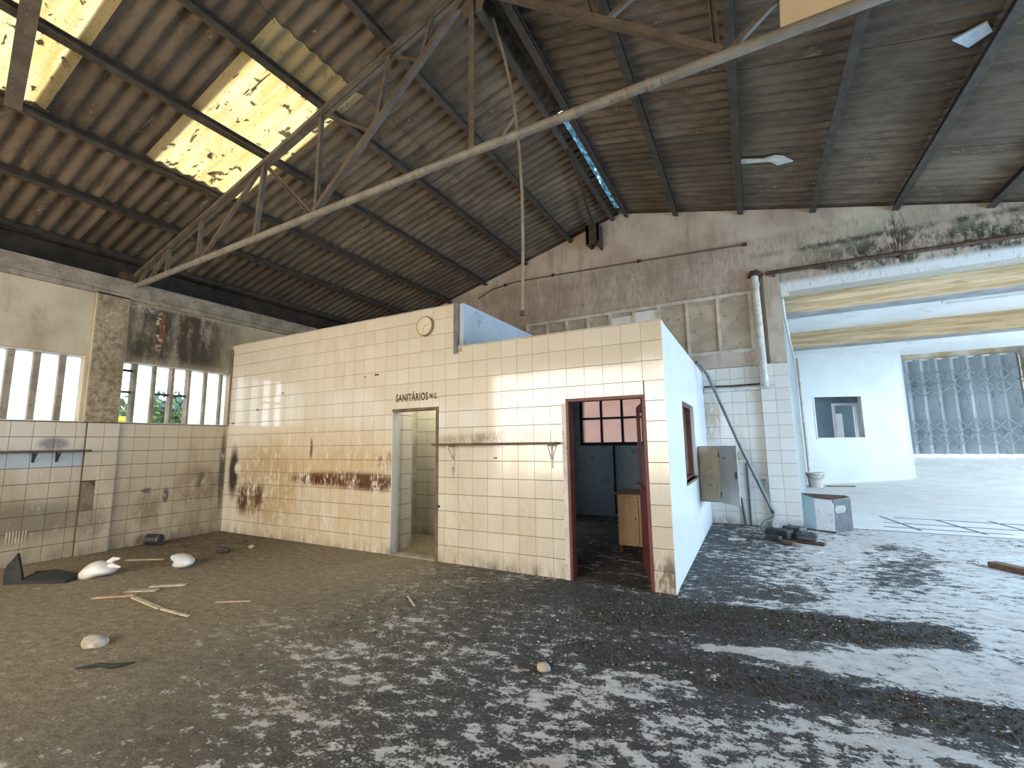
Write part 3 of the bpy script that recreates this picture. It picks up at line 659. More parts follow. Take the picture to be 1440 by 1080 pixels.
# white tiles below
bt = grid_rects(-0.8, 0.18, 0, 2.92, 0.2450, 0.2246)
tb_ = MB(); tb_.box(-0.8, 0.18, YG - 0.003, YG, 0, 2.93); tb_.obj('tile_bed', 'grout_pale', WB)
tiles(WB, bt, ((0, YG - 0.003, 0), X3, Z3, (0, -1, 0)), 'tile_back', gap=(0.004, 0.006))
tb_ = MB(); tb_.box(0.18, XO, YG - 0.103, YG - 0.10, 0, 2.93); tb_.box(0.18, XO, YG - 0.10, YG, 2.52, 2.93); tb_.obj('tile_bed', 'grout_pale', WB)
tiles(WB, grid_rects(0.18, XO, 0, 2.92, 0.23, 0.2246), ((0, YG - 0.103, 0), X3, Z3, (0, -1, 0)), 'tile_back', gap=(0.004, 0.006))

# ------------------------------------------------------------------ tiled cabin: front, side, step and inner walls
XB = -0.8; HH, HL = 3.48, 2.86; XS = -3.54
wc = (-4.65, -3.80, 0, 2.055); od = (-1.93, -1.01, 0, 2.05)
fw = MB()
for (a, b, c, d) in rect_cut((XL, XB, 0, HL), [wc, od]): fw.box(a, b, YF, YF + 0.13, c, d)
fw.box(XL, XS, YF, YF + 0.13, HL, HH)
WF = struct(fw.obj('wall_partition', 'grout', loc=(-4, YF, 0)), 'cream tiled front wall of the cabin with two doorways', 'wall')
fr_ = grid_rects(XL, XB, 0, HL, 8.0 / 36, 0.22, holes=[wc, od]) + grid_rects(XL, XS, HL, HH, 8.0 / 36, 0.22)
tiles(WF, fr_, ((0, YF, 0), X3, Z3, (0, -1, 0)), 'tile_front', gap=(0.0018, 0.0055))
cap = MB(); cap.box(XL, XS, YF - 0.009, YF + 0.13, HH, HH + 0.012); cap.obj('coping', 'mould_trim', WF)
cap = MB(); cap.box(XS + 0.03, XB, YF - 0.009, YF + 0.13, HL, HL + 0.012); cap.obj('coping', 'mould_trim', WF)
def side_mat():
    t = NT('white_tiled_side_wall'); x, y, z = t.xyz()
    jt = t.math('MAXIMUM', t.mr(t.math('PINGPONG', z, 0.11), 0.004, 0.0), t.math('MULTIPLY', t.mr(t.math('PINGPONG', y, 0.111), 0.003, 0.0), 0.6))
    n = t.noise(2.5, detail=6)
    c = t.mix(t.mr(n, 0.3, 0.7), (0.70, 0.71, 0.72), (0.76, 0.77, 0.78)); c = t.mix(t.math('MULTIPLY', jt, 0.35), c, (0.4, 0.4, 0.4))
    return t.set(c, 0.28)
M['side_tiles'] = side_mat()
sw = (6.24, 7.50, 1.0, 2.07)
sm = MB()
for (a, b, c, d) in rect_cut((YF + 0.13, YG, 0, HL), [sw]): sm.box(XB - 0.13, XB, a, b, c, d)
sm.box(XB - 0.002, XB + 0.007, YF - 0.006, YF + 0.13, 0, HL)
WS = struct(sm.obj('wall_side', 'side_tiles', loc=(XB, 7, 0)), 'white tiled side wall of the cabin facing the annex opening', 'wall')
w3 = sroot('window_5', (XB - 0.08, 6.87, 1.0), 'red framed window opening in the cabin side wall', 'window')
f3 = MB()
for (a, b, c, d) in ((6.24, 6.29, 1.0, 2.07), (7.45, 7.50, 1.0, 2.07), (6.24, 7.5, 1.0, 1.04), (6.24, 7.5, 2.03, 2.07)): f3.box(XB - 0.12, XB - 0.05, a, b, c, d)
f3.obj('window_frame', 'red_frame', w3)
f3 = MB(); f3.box(XB - 0.10, XB - 0.07, 6.84, 6.89, 1.04, 2.03); f3.obj('mullion', 'red_frame', w3)
f3 = MB(); f3.box(XB - 0.13, XB + 0.02, 6.22, 7.52, 0.97, 1.0); f3.obj('window_sill', 'bare', w3)
st = MB(); st.box(XS - 0.0, XS + 0.13, YF + 0.02, YG, HL - 0.04, HH); struct(st.obj('wall_step', 'step_paint'), 'blue grey painted step wall above the lower cabin roof', 'wall')
se = MB(); se.box(XS - 0.005, XS + 0.06, YF - 0.03, YF + 0.02, HL - 0.09, HH); struct(se.obj('trim_2', 'zinc'), 'thin grey metal edge strip at the step in the cabin', 'trim')
sb = MB(); sb.box(XS + 0.05, XS + 0.13, YF - 0.012, YF, HL - 0.07, HL + 0.02); struct(sb.obj('trim_3', 'wood_pale'), 'small broken tile corner under the step', 'trim')
iw = MB(); iw.box(-3.60, -3.47, YF + 0.13, YG, 0, HL - 0.05); struct(iw.obj('wall_inner', 'bluewall'), 'blue grey partition between office and washroom', 'wall')
ob = MB()
for (a, b, c, d) in rect_cut((-3.47, XB - 0.13, 0, 2.7), [hole]): ob.box(a, b, YG - 0.04, YG - 0.001, c, d)
struct(ob.obj('wall_office', 'bluewall'), 'blue grey back wall of the office behind the red door', 'wall')
osd = MB()
for (a, b, c, d) in rect_cut((YF + 0.131, YG - 0.04, 0, 2.7), [sw]): osd.box(XB - 0.15, XB - 0.13, a, b, c, d)
struct(osd.obj('wall_lining', 'bluewall'), 'blue grey inside face of the cabin side wall', 'wall')
cr = MB(); cr.box(XS, XB - 0.02, YF + 0.13, YG, 2.70, 2.80); cr.box(XL, XS, 6.42, YG, 3.25, 3.38); struct(cr.obj('ceiling_cabin', 'cabin_roof'), 'flat slab roof of the tiled cabin', 'ceiling')
# washroom walls: left return, back wall with tiles
wl = MB(); wl.box(-4.80, -4.68, YF + 0.13, 5.42, 0, 3.25); wl.box(-6.6, -4.68, 5.42, 5.47, 2.9, 3.25); wl.box(-6.6, -5.32, 6.05, 6.3, 0, 3.25); wl.box(-8.75, -3.6, 6.3, 6.42, 0, 3.25)
WW = struct(wl.obj('wall_washroom', 'grout_pale', loc=(-4.7, 5.2, 0)), 'tiled washroom walls seen through the narrow doorway', 'wall')
tiles(WW, grid_rects(-5.32, -3.62, 0, 2.64, 0.222, 0.22), ((0, 6.3, 0), X3, Z3, (0, -1, 0)), 'tile_wash', gap=(0.005, 0.008))
tiles(WW, grid_rects(YF + 0.0, 5.42, 0, 2.64, 0.222, 0.22), ((-4.68, 0, 0), Y3, Z3, X3), 'tile_back', gap=(0.005, 0.008))
tiles(WW, grid_rects(-6.6, -5.32, 0, 2.64, 0.222, 0.22), ((0, 6.05, 0), X3, Z3, (0, -1, 0)), 'tile_wash', gap=(0.005, 0.008))
wlm = thing('washroom_fill_lamp', 'added ceiling lamp, out of view, brightening the washroom', 'lamp', (-4.55, 5.75, 3.0))  # added lamp, hidden from the camera, to brighten the washroom
k = MB(); k.lathe((-4.55, 5.75, 3.02), [(0, 0), (0.06, 0), (0.06, 0.16), (0, 0.16)], 16); k.obj('base', 'white_pipe', wlm, smooth=True)
gt = NT('fill_lamp_glass'); gt.b.inputs['Emission Color'].default_value = (1.0, 0.93, 0.75, 1); gt.b.inputs['Emission Strength'].default_value = 12; M['fill_lamp_glow'] = gt.m
k = MB(); k.lathe((-4.55, 5.75, 2.90), [(0, 0), (0.06, 0.01), (0.09, 0.05), (0.09, 0.09), (0.06, 0.12), (0, 0.12)], 18); k.obj('globe', 'fill_lamp_glow', wlm, smooth=True)
k = MB(); k.box(-4.60, -4.50, 5.48, 6.29, 3.18, 3.24); k.obj('batten', 'wood_dark', wlm)
pl_ = bpy.data.lights.new('washroom_fill_light', 'POINT'); pl_.energy = 75; pl_.color = (1.0, 0.93, 0.74); pl_.shadow_soft_size = 0.12  # added point light that goes with the fill lamp
po = bpy.data.objects.new('washroom_fill_light', pl_); link(po); po.location = (-4.55, 5.62, 2.78)
d2 = sroot('door_1', (-4.2, YF + 0.05, 0), 'washroom doorway with a thin brown frame', 'door')
for (a, b, c, d) in ((-3.85, -3.80, 0, 2.055), (-4.65, -3.85, 2.02, 2.055)):
    k = MB(); k.box(a, b, YF - 0.012, YF + 0.13, c, d); k.obj('door_frame', 'brown_frame', d2)
k = MB(); k.box(-4.65, -4.638, YF - 0.008, YF + 0.13, 0, 2.02); k.obj('reveal', 'tile_back', d2)
k = MB(); k.box(-3.80, -3.77, YF - 0.03, YF - 0.008, 0.70, 0.73); k.obj('latch', 'rust_steel', d2)
k = MB(); k.box(-4.65, -3.8, YF - 0.01, YF + 0.13, 0.0, 0.02); k.obj('door_sill', 'ledge', d2)
d1 = sroot('door_2', (-1.5, YF + 0.05, 0), 'office doorway with an oxide red frame and a door opened inwards', 'door')
for (a, b, c, d) in ((-1.93, -1.898, 0, 2.05), (-1.042, -1.01, 0, 2.05), (-1.898, -1.042, 2.018, 2.05)):
    k = MB(); k.box(a, b, YF - 0.012, YF + 0.13, c, d); k.obj('door_frame', 'red_frame', d1)
k = MB(); k.box(-1.985, -1.93, YF - 0.014, YF + 0.0, 0, 2.0); k.obj('architrave', 'white_pipe', d1)
# leaf: steel door, glazed top half, hinged on the right, swung into the office
leaf = bpy.data.objects.new('door_leaf', None)
def leafpt(s_, z): return Vector((-1.075 - 0.25 * s_, YF + 0.13 + 0.80 * s_, z))
lb = MB(); lb.bar(leafpt(0.5, 0.55), leafpt(0.5, 0.5501), 0.1, 0.1) if False else None
def leafbox(mb, s0, s1, z0, z1, t=0.04):
    a, b = leafpt(s0, z0), leafpt(s1, z0); n = Vector((b.y - a.y, -(b.x - a.x), 0)).normalized() * t
    return mb.prism([a, b, leafpt(s1, z1), leafpt(s0, z1)], n)
lb = MB()
for s0, s1, z0, z1 in ((0, 1, 0.03, 1.0), (0, 0.09, 1.0, 1.98), (0.91, 1, 1.0, 1.98), (0.09, 0.91, 1.9, 1.98)): leafbox(lb, s0, s1, z0, z1)
lf = lb.obj('door_leaf', 'red_frame', d1)
pn = MB(); leafbox(pn, 0.09, 0.91, 1.0, 1.9, 0.008); pn.obj('pane', 'dusty_glass', lf)
hd = MB(); hd.bar(leafpt(0.93, 1.02) + Vector((-0.05, 0, 0)), leafpt(0.80, 1.02) + Vector((-0.05, 0, 0)), 0.02, 0.02); hd.bar(leafpt(0.93, 1.02), leafpt(0.93, 1.02) + Vector((-0.06, 0, 0)), 0.02, 0.02); hd.obj('door_handle', 'black_steel', lf)
# steel 3 x 2 window in the office back wall
w6 = sroot('window_6', (-2.65, YG, 1.46), 'black steel six pane window at the back of the office', 'window')
f = MB()
for (a, b, c, d) in ((-3.35, -3.29, 1.46, 2.52), (-2.01, -1.95, 1.46, 2.52), (-3.35, -1.95, 1.46, 1.53), (-3.35, -1.95, 2.46, 2.52)): f.box(a, b, YG - 0.06, YG + 0.02, c, d)
f.obj('window_frame', 'black_steel', w6)
for x in (-2.87, -2.42):
    f = MB(); f.box(x - 0.022, x + 0.022, YG - 0.05, YG + 0.01, 1.53, 2.46); f.obj('mullion', 'black_steel', w6)
f = MB(); f.box(-3.29, -2.01, YG - 0.045, YG + 0.005, 2.02, 2.065); f.obj('transom', 'black_steel', w6)
for i, (a, b) in enumerate(((-3.29, -2.892), (-2.848, -2.442), (-2.398, -2.01))):
    for c, d in ((1.53, 2.02), (2.065, 2.46)):
        f = MB(); f.box(a, b, YG - 0.02, YG - 0.014, c, d); f.obj('pane', 'dusty_glass', w6)
pk = MB(); pk.box(-7.5, 0.3, 12.6, 12.9, 0, 4.0); struct(pk.obj('wall_neighbour', 'pink'), 'pink rendered wall outside behind the office window', 'wall')
hp = MB(); hp.tube([(-2.62, YG - 0.06, 1.45), (-2.62, YG - 0.06, 0.05)], 0.02, 8); tag(hp.obj('wall_pipe', 'dark_pipe', smooth=True), 'thin dark pipe running down the office wall below the window', 'pipe')

# ------------------------------------------------------------------ roof: purlins, corrugated sheets, ridge
CE = sroot('ceiling', (XR, 2.5, ZR), 'pitched roof of corrugated fibre cement sheets on steel purlins', 'ceiling')
def purlin(x, z0, y0=-4.6, y1=9.43, h=0.10, wd=0.085, roll=0.0, mat='purlin'):
    pts = [(-wd / 2, 0), (wd / 2, 0), (wd / 2, 0.012), (0.008, 0.012), (0.008, h - .012), (wd / 2, h - .012), (wd / 2, h), (-wd / 2, h), (-wd / 2, h - .012), (-0.008, h - .012), (-0.008, 0.012), (-wd / 2, 0.012)]
    c, s_ = math.cos(roll), math.sin(roll)
    P = [(x + a * c - b * s_, y0, z0 + a * s_ + b * c) for a, b in pts]
    V = P + [(p[0], y1, p[2]) for p in P]; n = 12
    F = [(i, i + n, (i + 1) % n + n, (i + 1) % n) for i in range(n)]
    for e in ((0, 1, 2, 11), (2, 3, 10, 11), (3, 4, 9, 10), (4, 5, 8, 9), (5, 6, 7, 8)): F.append(e); F.append(tuple(i + n for i in reversed(e)))
    mb = MB(); mb.add(V, F); return mb.obj('purlin', mat, CE)
AL, AR = math.atan(SL), -math.atan(SR)
for x in (-3.43, -4.6, -5.76, -6.88, -7.98, -9.1): purlin(x, roof_z(x), roll=AL)
for x in (-1.1, 0.09, 1.25, 2.41, 3.56, 4.72, 5.9): purlin(x, roof_z(x), roll=AR, wd=0.10)
purlin(XR - 0.15, ZR - 0.03, roll=AL); purlin(XR + 0.15, ZR - 0.03, roll=AR)
PITCH = 0.17695; SW = 6 * PITCH
def sheet_me(L, nm='roof_sheet', extra=0.5 * PITCH, mat='sheet'):
    """local: x along the slope 0..L, y across 0..SW(+lap), z the wave; two skins and closed edges"""
    n = 52; W = SW + extra; ysn = [W * i / n for i in range(n + 1)]
    A = 0.021; zz = [A * math.cos(2 * math.pi * y / PITCH) for y in ysn]
    vs = []
    for x in (0, L):
        for y, z in zip(ysn, zz): vs.append((x, y, z))
    for x in (0, L):
        for y, z in zip(ysn, zz): vs.append((x, y, z + 0.007))
    m = n + 1; fs = []
    for i in range(n):
        fs.append((i, i + 1, m + i + 1, m + i)); fs.append((2 * m + i, 3 * m + i, 3 * m + i + 1, 2 * m + i + 1))
        fs.append((i, 2 * m + i, 2 * m + i + 1, i + 1)); fs.append((m + i, m + i + 1, 3 * m + i + 1, 3 * m + i))
    fs.append((0, m, 3 * m, 2 * m)); fs.append((n, 2 * m + n, 3 * m + n, m + n))
    mb = MB(); mb.add(vs, fs); return mb.mesh(nm, M[mat], smooth=True)
# slope rows as (x start, x end) in plan; the upper row laps over the lower
rowsL = [(-4.72, XR - 0.05, 0.030), (-7.02, -4.22, 0.015), (-9.75, -6.86, 0.0)]
rowsR = [(XR + 0.05, 0.25, 0.030), (0.02, 2.60, 0.015), (2.36, 4.9, 0.0), (4.7, 7.0, -0.012)]
sky_k = {(1, 0), (1, 2), (1, 5), (1, 7)}
y_hi = 3.62 + SW * 6
ksheet = []
for side, rows, sl, ang in (('L', rowsL, SL, AL), ('R', rowsR, -SR, AR)):
    for ri, (xa, xb, dz) in enumerate(rows):
        L = (xb - xa) / math.cos(ang); me = sheet_me(L); mes = None
        for k in range(0, 14):
            y0 = 3.62 + SW * 5 - k * SW - SW + 0.0   # k counts from the gable towards the photographer
            if y0 > 9.6: continue
            isky = side == 'L' and ri == 1 and k in (5, 7, 10, 12)
            if isky: mes = sheet_me(L, 'skylight_sheet', extra=(1.1 if k == 5 else 0.5) * PITCH, mat='skylight') if (mes is None or k in (5, 7)) else mes
            if side == 'L' and ri == 1 and k == 4: y0 += PITCH   # this sheet is laid one corrugation on, so the skylight shows past the truss
            o = bpy.data.objects.new('skylight_sheet' if isky else 'roof_sheet', mes if isky else me); link(o); o.parent = CE
            z = roof_z(xa if side == 'L' else XR) + (0 if side == 'L' else -SR * (xa - XR)) + 0.135 + dz + (-0.012 if isky else 0.006 if k % 2 else 0.0)
            o.location = Vector((xa, y0, z)) - CE.location
            o.rotation_euler = (rng.normal(0, 0.0015), -ang, 0)
        # one more at the gable
        o = bpy.data.objects.new('roof_sheet', me); link(o); o.parent = CE
        o.location = Vector((xa, 3.62 + SW * 5 - 0.0, roof_z(xa if side == 'L' else XR) + (0 if side == 'L' else -SR * (xa - XR)) + 0.141 + dz)) - CE.location; o.rotation_euler = (0, -ang, 0)
# ridge capping: solid over the front, torn translucent strip near the gable
def ridge(y0, y1, mat, nm, wd=0.24, lift=0.20, amp=0.0):
    n = max(2, int((y1 - y0) / 0.12)); vs = []; fs = []
    for i in range(n + 1):
        y = y0 + (y1 - y0) * i / n
        for a, b in ((-wd, -0.055), (0, 0.0), (wd, -0.055)):
            vs.append((XR + a + amp * rng.normal(0, 1) * (a != 0), y, ZR + lift + b + amp * rng.normal(0, 0.6)))
    for i in range(n):
        for j in range(2): fs.append((i * 3 + j, i * 3 + j + 1, i * 3 + j + 4, i * 3 + j + 3))
    mb = MB(); mb.add(vs, fs); o = mb.obj(nm, mat, CE); m = o.modifiers.new('thick', 'SOLIDIFY'); m.thickness = 0.006; return o
ridge(-4.6, 6.0, 'purlin', 'ridge_cap'); ridge(6.0, 9.3, 'ridge_plastic', 'ridge_strip', wd=0.17, amp=0.012); ridge(9.3, 9.76, 'purlin', 'ridge_cap')
# front and right walls of the hall (behind and beside the photographer), with their wide doorways
fwall = MB(); fwall.box(-9.3, -8.7, -4.9, -4.6, 0, 4.1); fwall.prism([(-9.3, -4.9, 4.1), (7, -4.9, 4.1), (7, -4.9, roof_z(7) + .1), (XR, -4.9, ZR + .1), (-9.3, -4.9, roof_z(-9.3) + .1)], (0, 0.3, 0)); fwall.box(-0.5, 7.0, -4.9, -4.6, 0, 4.1)
struct(fwall.obj('wall_front', 'gable'), 'front wall of the hall with its wide doorway behind the photographer', 'wall')
rwall = MB(); rwall.box(6.7, 7.0, -4.6, 2.3, 0, 4.4); rwall.box(6.7, 7.0, 2.3, 9.45, 3.95, 4.4); rwall.box(6.7, 7, 9.0, 9.45, 0, 3.95)
struct(rwall.obj('wall_right', 'gable'), 'right wall of the hall with an open vehicle doorway', 'wall')

# ------------------------------------------------------------------ steel truss
def ty(x): return 3.47 + 0.0306 * (x - XR)
def T(x, z): return Vector((x, ty(x), z))
def zb(x): return 4.45 + (0.045 * (x - XR) if x < XR else 0.028 * (x - XR))
def zt(x): return 6.40 - 0.326 * abs(x - XR)
TR = thing('roof_truss', 'steel roof truss with a pale bottom chord spanning the whole hall', 'truss', T(XR, 4.4))
def mem(nm, a, b, w, mat='truss', L=True):
    mb = MB()
    (mb.angle if L else (lambda p, q_, w_: mb.bar(p, q_, w_, w_)))(a, b, w); return mb.obj(nm, mat, TR)
cm = MB(); cm.tube([T(x, zb(x)) for x in (-8.72, -7, -5, XR, 0, 2, 4, 6.6)], 0.043, 12); cm.obj('bottom_chord', 'chord', TR, smooth=True)
for x in (-4.0, -3.35, -2.95, -1.75, -1.2, -0.75, -0.55):
    b_ = MB(); b_.tube([T(x - 0.012, zb(x)), T(x + 0.012, zb(x))], 0.048, 12); b_.obj('clamp_band', 'conduit', TR, smooth=True)
for s_ in (-1, 1):
    xe = -8.74 if s_ < 0 else 6.0
    tc = MB(); tc.angle(T(XR, zt(XR)) + Vector((0, 0.03, 0)), T(xe, zt(xe) if s_ < 0 else zt(xe) + .0) + Vector((0, 0.03, 0)), 0.05); tc.obj('top_chord', 'truss', TR)
    tc = MB(); tc.angle(T(XR, zt(XR)) - Vector((0, 0.03, 0)), T(xe, zt(xe)) - Vector((0, 0.03, 0)), 0.05); tc.obj('top_chord', 'truss', TR)
    J = lambda d: XR + s_ * d
    mem('main_diagonal', T(J(0.06), zt(XR) - 0.12), T(J(2.27), zb(J(2.27)) + 0.04), 0.062, L=False)
    mem('vertical', T(J(2.22), zt(J(2.22))), T(J(2.24), zb(J(2.24))), 0.05)
    dg = lambda d: T(J(d), zt(XR) - 0.12 + (zb(J(2.27)) - zt(XR) + 0.12) * (d - 0.06) / 2.21)
    mem('tie', T(J(2.2), zt(J(2.2))), dg(1.36), 0.04)
    mem('tie', T(J(1.12), zt(J(1.12))), dg(0.66), 0.04)
    mem('vertical', T(J(1.12), zt(J(1.12))), dg(1.30), 0.045)
    mem('vertical', T(J(0.52), zt(J(0.52))), dg(0.66), 0.045)
    mem('brace', T(J(3.28), zt(J(3.28))), T(J(2.30), zb(J(2.30))), 0.042)
    mem('vertical', T(J(3.28), zt(J(3.28))), T(J(3.40), zb(J(3.40))), 0.055)
    mem('brace', T(J(3.36), zt(J(3.36))), T(J(4.62), zb(J(4.62))), 0.045)
    mem('vertical', T(J(4.68), zt(J(4.68))), T(J(4.70), zb(J(4.70))), 0.05)
    mem('brace', T(J(5.5), zt(J(5.5))), T(J(6.02), zb(J(6.02))), 0.045)
    mem('vertical', T(J(5.5), zt(J(5.5))), T(J(5.52), zb(J(5.52))), 0.05)
    mem('brace', T(J(6.1), zt(J(6.1))), T(J(6.32), zb(J(6.32))), 0.04)
mem('king_post', T(XR, zt(XR) - 0.02), T(XR, zb(XR)), 0.06)
gp = MB(); gp.prism([T(XR - 0.2, 6.30), T(XR, 6.42), T(XR + 0.2, 6.30), T(XR + 0.1, 6.02), T(XR - 0.1, 6.02)], (0, 0.01, 0)); gp.obj('gusset_plate', 'truss', TR)
be = MB(); be.box(-8.86, -8.66, 3.08, 3.46, 4.22, 4.34); be.obj('bearing_plate', 'rust_steel', TR)
# flat brace under the roof at the upper left
br = MB(); br.bar((-6.82, 1.335, roof_z(-6.82) - 0.05), (-4.62, 0.93, roof_z(-4.62) - 0.05), 0.13, 0.035, up=(-SL, 0, 1)); tag(br.obj('roof_brace', 'truss'), 'flat brown steel brace crossing the yellow skylight at the upper left', 'brace')
# hanging conduit at the ridge
hc = MB(); hc.tube([(-2.33, 4.0, 6.48), (-2.28, 4.0, 6.28), (-2.20, 4.0, 5.98), (-2.12, 4.0, 5.58), (-2.06, 4.0, 5.18), (-2.02, 4.0, 4.75), (-1.99, 4.0, 4.2), (-1.99, 4.0, 3.6), (-2.01, 4.0, 2.86)], 0.016, 10)
HC = thing('hanging_conduit', 'thin bent conduit hanging from the ridge in front of the gable', 'conduit', (-2.33, 4.0, 6.46)); hc.obj('tube', 'conduit', HC, smooth=True)
k = MB(); k.tube([(-2.011, 4.0, 2.90), (-2.012, 4.0, 2.85)], 0.027, 10); k.obj('end_collar', 'rust_steel', HC, smooth=True)
k = MB(); k.bar((-2.06, 4.0, 5.12), (-2.28, 4.03, 4.93), 0.02, 0.02); k.obj('clip', 'conduit', HC)
# steel bracket at the gable under the ridge
GB = thing('gable_bracket', 'rusty steel bracket with a strut below the ridge at the gable', 'bracket', (-2.83, 9.3, 5.85))
k = MB(); k.box(-2.97, -2.90, 9.12, 9.45, 5.9, 6.36); k.box(-2.72, -2.68, 9.12, 9.45, 5.83, 6.36); k.box(-2.97, -2.68, 9.12, 9.15, 5.87, 6.34); k.obj('box', 'rust_steel', GB)
k = MB(); k.bar((-2.80, 9.1, 6.34), (-2.38, 6.6, 6.46), 0.05, 0.05); k.obj('strut', 'purlin', GB)
k = MB(); k.lump((-2.70, 9.1, 5.86), (0.05, 0.05, 0.06), 3, 1); k.obj('bolt_head', 'rust_steel', GB)
# board lying against the truss, and scraps stuck to the sheets
bo = MB(); bo.prism([T(0.40, zb(0.4) + 0.05), T(0.93, zb(0.9) + 0.05), T(0.85, zb(0.9) + 0.45), T(0.42, zb(0.4) + 0.45)], (0, 0.02, 0)); tag(bo.obj('board', 'board_beige'), 'beige board standing on the truss chord at the upper right', 'board')
def roofscrap(nm, pts, sd, mat, lab, cat):
    mb = MB(); P = [Vector((x, y, roof_z(x) + 0.085)) for x, y in pts]; mb.prism(P, (0, 0, 0.02)); return tag(mb.obj(nm, mat), lab, cat)
roofscrap('foam_patch', [(0.15, 7.62), (0.45, 7.66), (0.6, 7.58), (0.72, 7.62), (0.86, 7.78), (0.66, 7.86), (0.55, 7.74), (0.15, 7.74)], 1, 'foam', 'ragged pale foam patch in a crack of the roof', 'patch')
roofscrap('plastic_scrap', [(2.08, 5.72), (2.28, 5.55), (2.36, 5.68), (2.24, 5.86)], 1, 'plastic_blue', 'pale blue plastic scrap hanging at a torn roof sheet', 'scrap')

# ------------------------------------------------------------------ annex: walls, slab, beams, booth, gate
aw = MB(); aw.prism([(XO + 0.02, YG + TH, 0), (1.46, 18.15, 0), (1.26, 18.15, 0), (XO - 0.2, YG + TH, 0)], (0, 0, 4.46)); struct(aw.obj('wall_annex', 'annex_grey'), 'left wall of the annex beyond the opening', 'wall')
asl = MB(); asl.box(0.2, 12.5, YG + TH, 20.4, 4.46, 4.7); struct(asl.obj('ceiling_annex', 'annex_white'), 'white slab ceiling of the annex between beams', 'ceiling')
for i, y in enumerate((10.3, 14.4)):
    bm_ = MB(); bm_.box(0.7 + i * 0.3, 12.5, y, y + 0.3, 4.03, 4.46); B = struct(bm_.obj('beam', 'beam_tan'), ('first', 'second')[i] + ' tan board marked beam under the annex ceiling', 'beam')
    k = MB(); k.box(0.7 + i * 0.3, 12.5, y - 0.006, y + 0.306, 4.0, 4.03); k.obj('soffit', 'beam_shade', B)  # grey strip paints the shade on the beam's underside
lt = MB(); lt.box(4.6, 9.2, 22.0, 22.3, 4.42, 5.4); struct(lt.obj('trim_4', 'lintel_stain'), 'brown stained lintel over the folding gate', 'lintel')
ar = MB(); ar.box(12.3, 12.6, 20.0, 23.0, 0, 5.2); ar.box(12.3, 12.6, 9.75, 20.0, 4.15, 4.5); struct(ar.obj('wall_annex_added', 'annex_white'), 'added right wall of the annex, unseen, narrowing the daylight opening', 'wall')  # added out of view to hold sky light off booth and gate
au = MB(); au.box(0.2, 12.6, 20.4, 22.9, 5.25, 5.4); au.box(0.2, 12.6, 20.3, 20.4, 4.7, 5.4); struct(au.obj('ceiling_annex_added', 'annex_white'), 'added unseen slab closing off the sky above the gate', 'ceiling')  # added out of view to shut sky light off gate and lintel
lamp = thing('fluorescent_lamp', 'white fluorescent batten lamp under the annex slab by the second beam', 'lamp', (4.3, 12.6, 4.40))
k = MB(); k.box(3.8, 6.2, 12.55, 12.65, 4.41, 4.46); k.obj('batten', 'annex_white', lamp)
k = MB(); k.tube([(3.85, 12.6, 4.39), (6.15, 12.6, 4.39)], 0.019, 10); k.obj('tube', 'frosted', lamp, smooth=True)
# rounded booth
def booth_path():
    d = Vector((0.9005, 0.4348, 0)); L0 = Vector((1.45, 18.15, 0)) - d * 0.28; P = [L0, L0 + d * (3.30 + 0.28)]
    c0 = P[-1]; r = 0.62; a0 = math.atan2(-d.x, d.y); n = Vector((-d.y, d.x, 0)); ctr = c0 + n * r
    th0 = math.atan2((c0 - ctr).y, (c0 - ctr).x); th1 = 0.0
    for i in range(1, 9): t_ = th0 + (th1 - th0) * i / 8; P.append(ctr + Vector((math.cos(t_), math.sin(t_), 0)) * r)
    P.append(P[-1] + Vector((0, 1.6, 0))); return P, d
BP, bd = booth_path(); b0 = BP[0]; bn = Vector((-bd.y, bd.x, 0))
def bpt(s_, z, off=0): return b0 + bd * s_ + bn * off + Vector((0, 0, z))
bw = MB(); blen = (BP[1] - BP[0]).length; s0, s1 = 0.28 + 0.53, 0.28 + 2.09
for (a, b, c, d) in rect_cut((0, blen, 0, 4.46), [(s0, s1, 1.57, 2.96)]): bw.prism([bpt(a, c), bpt(b, c), bpt(b, d), bpt(a, d)], bn * 0.15)
pts_out = BP[1:]
for p, q_ in zip(pts_out, pts_out[1:]):
    dn = (q_ - p).normalized(); nn = Vector((-dn.y, dn.x, 0)) * 0.15
    bw.prism([p, q_, q_ + Vector((0, 0, 4.46)), p + Vector((0, 0, 4.46))], nn)
def booth_mat():
    t = NT('booth_pale_tiles'); x, y, z = t.xyz()
    jt = t.mr(t.math('PINGPONG', z, 0.11), 0.006, 0.0); jt = t.math('MULTIPLY', jt, t.mr(z, 3.05, 3.0))
    c = t.mix(t.mr(t.noise(1.5, detail=5), 0.3, 0.7), (0.54, 0.575, 0.60), (0.60, 0.635, 0.66)); c = t.mix(t.math('MULTIPLY', jt, 0.3), c, (0.5, 0.45, 0.45))
    return t.set(c, 0.3)
M['booth'] = booth_mat()
BW = struct(bw.obj('wall_booth', 'booth', smooth=False, loc=(b0.x, b0.y, 0)), 'pale rounded booth with a square window in the annex', 'wall')
k = MB(); k.prism([bpt(s0 - 0.05, 1.53, -0.04), bpt(s1 + 0.05, 1.53, -0.04), bpt(s1 + 0.05, 1.57, -0.04), bpt(s0 - 0.05, 1.57, -0.04)], bn * 0.2); k.obj('window_sill', 'booth', BW)
k = MB()
for a, b, c, d in ((s0 - 0.04, s0, 1.57, 3.0), (s1, s1 + 0.04, 1.57, 3.0), (s0, s1, 2.96, 3.0)): k.prism([bpt(a, c, -0.015), bpt(b, c, -0.015), bpt(b, d, -0.015), bpt(a, d, -0.015)], bn * 0.17)
k.obj('window_frame', 'annex_white', BW)
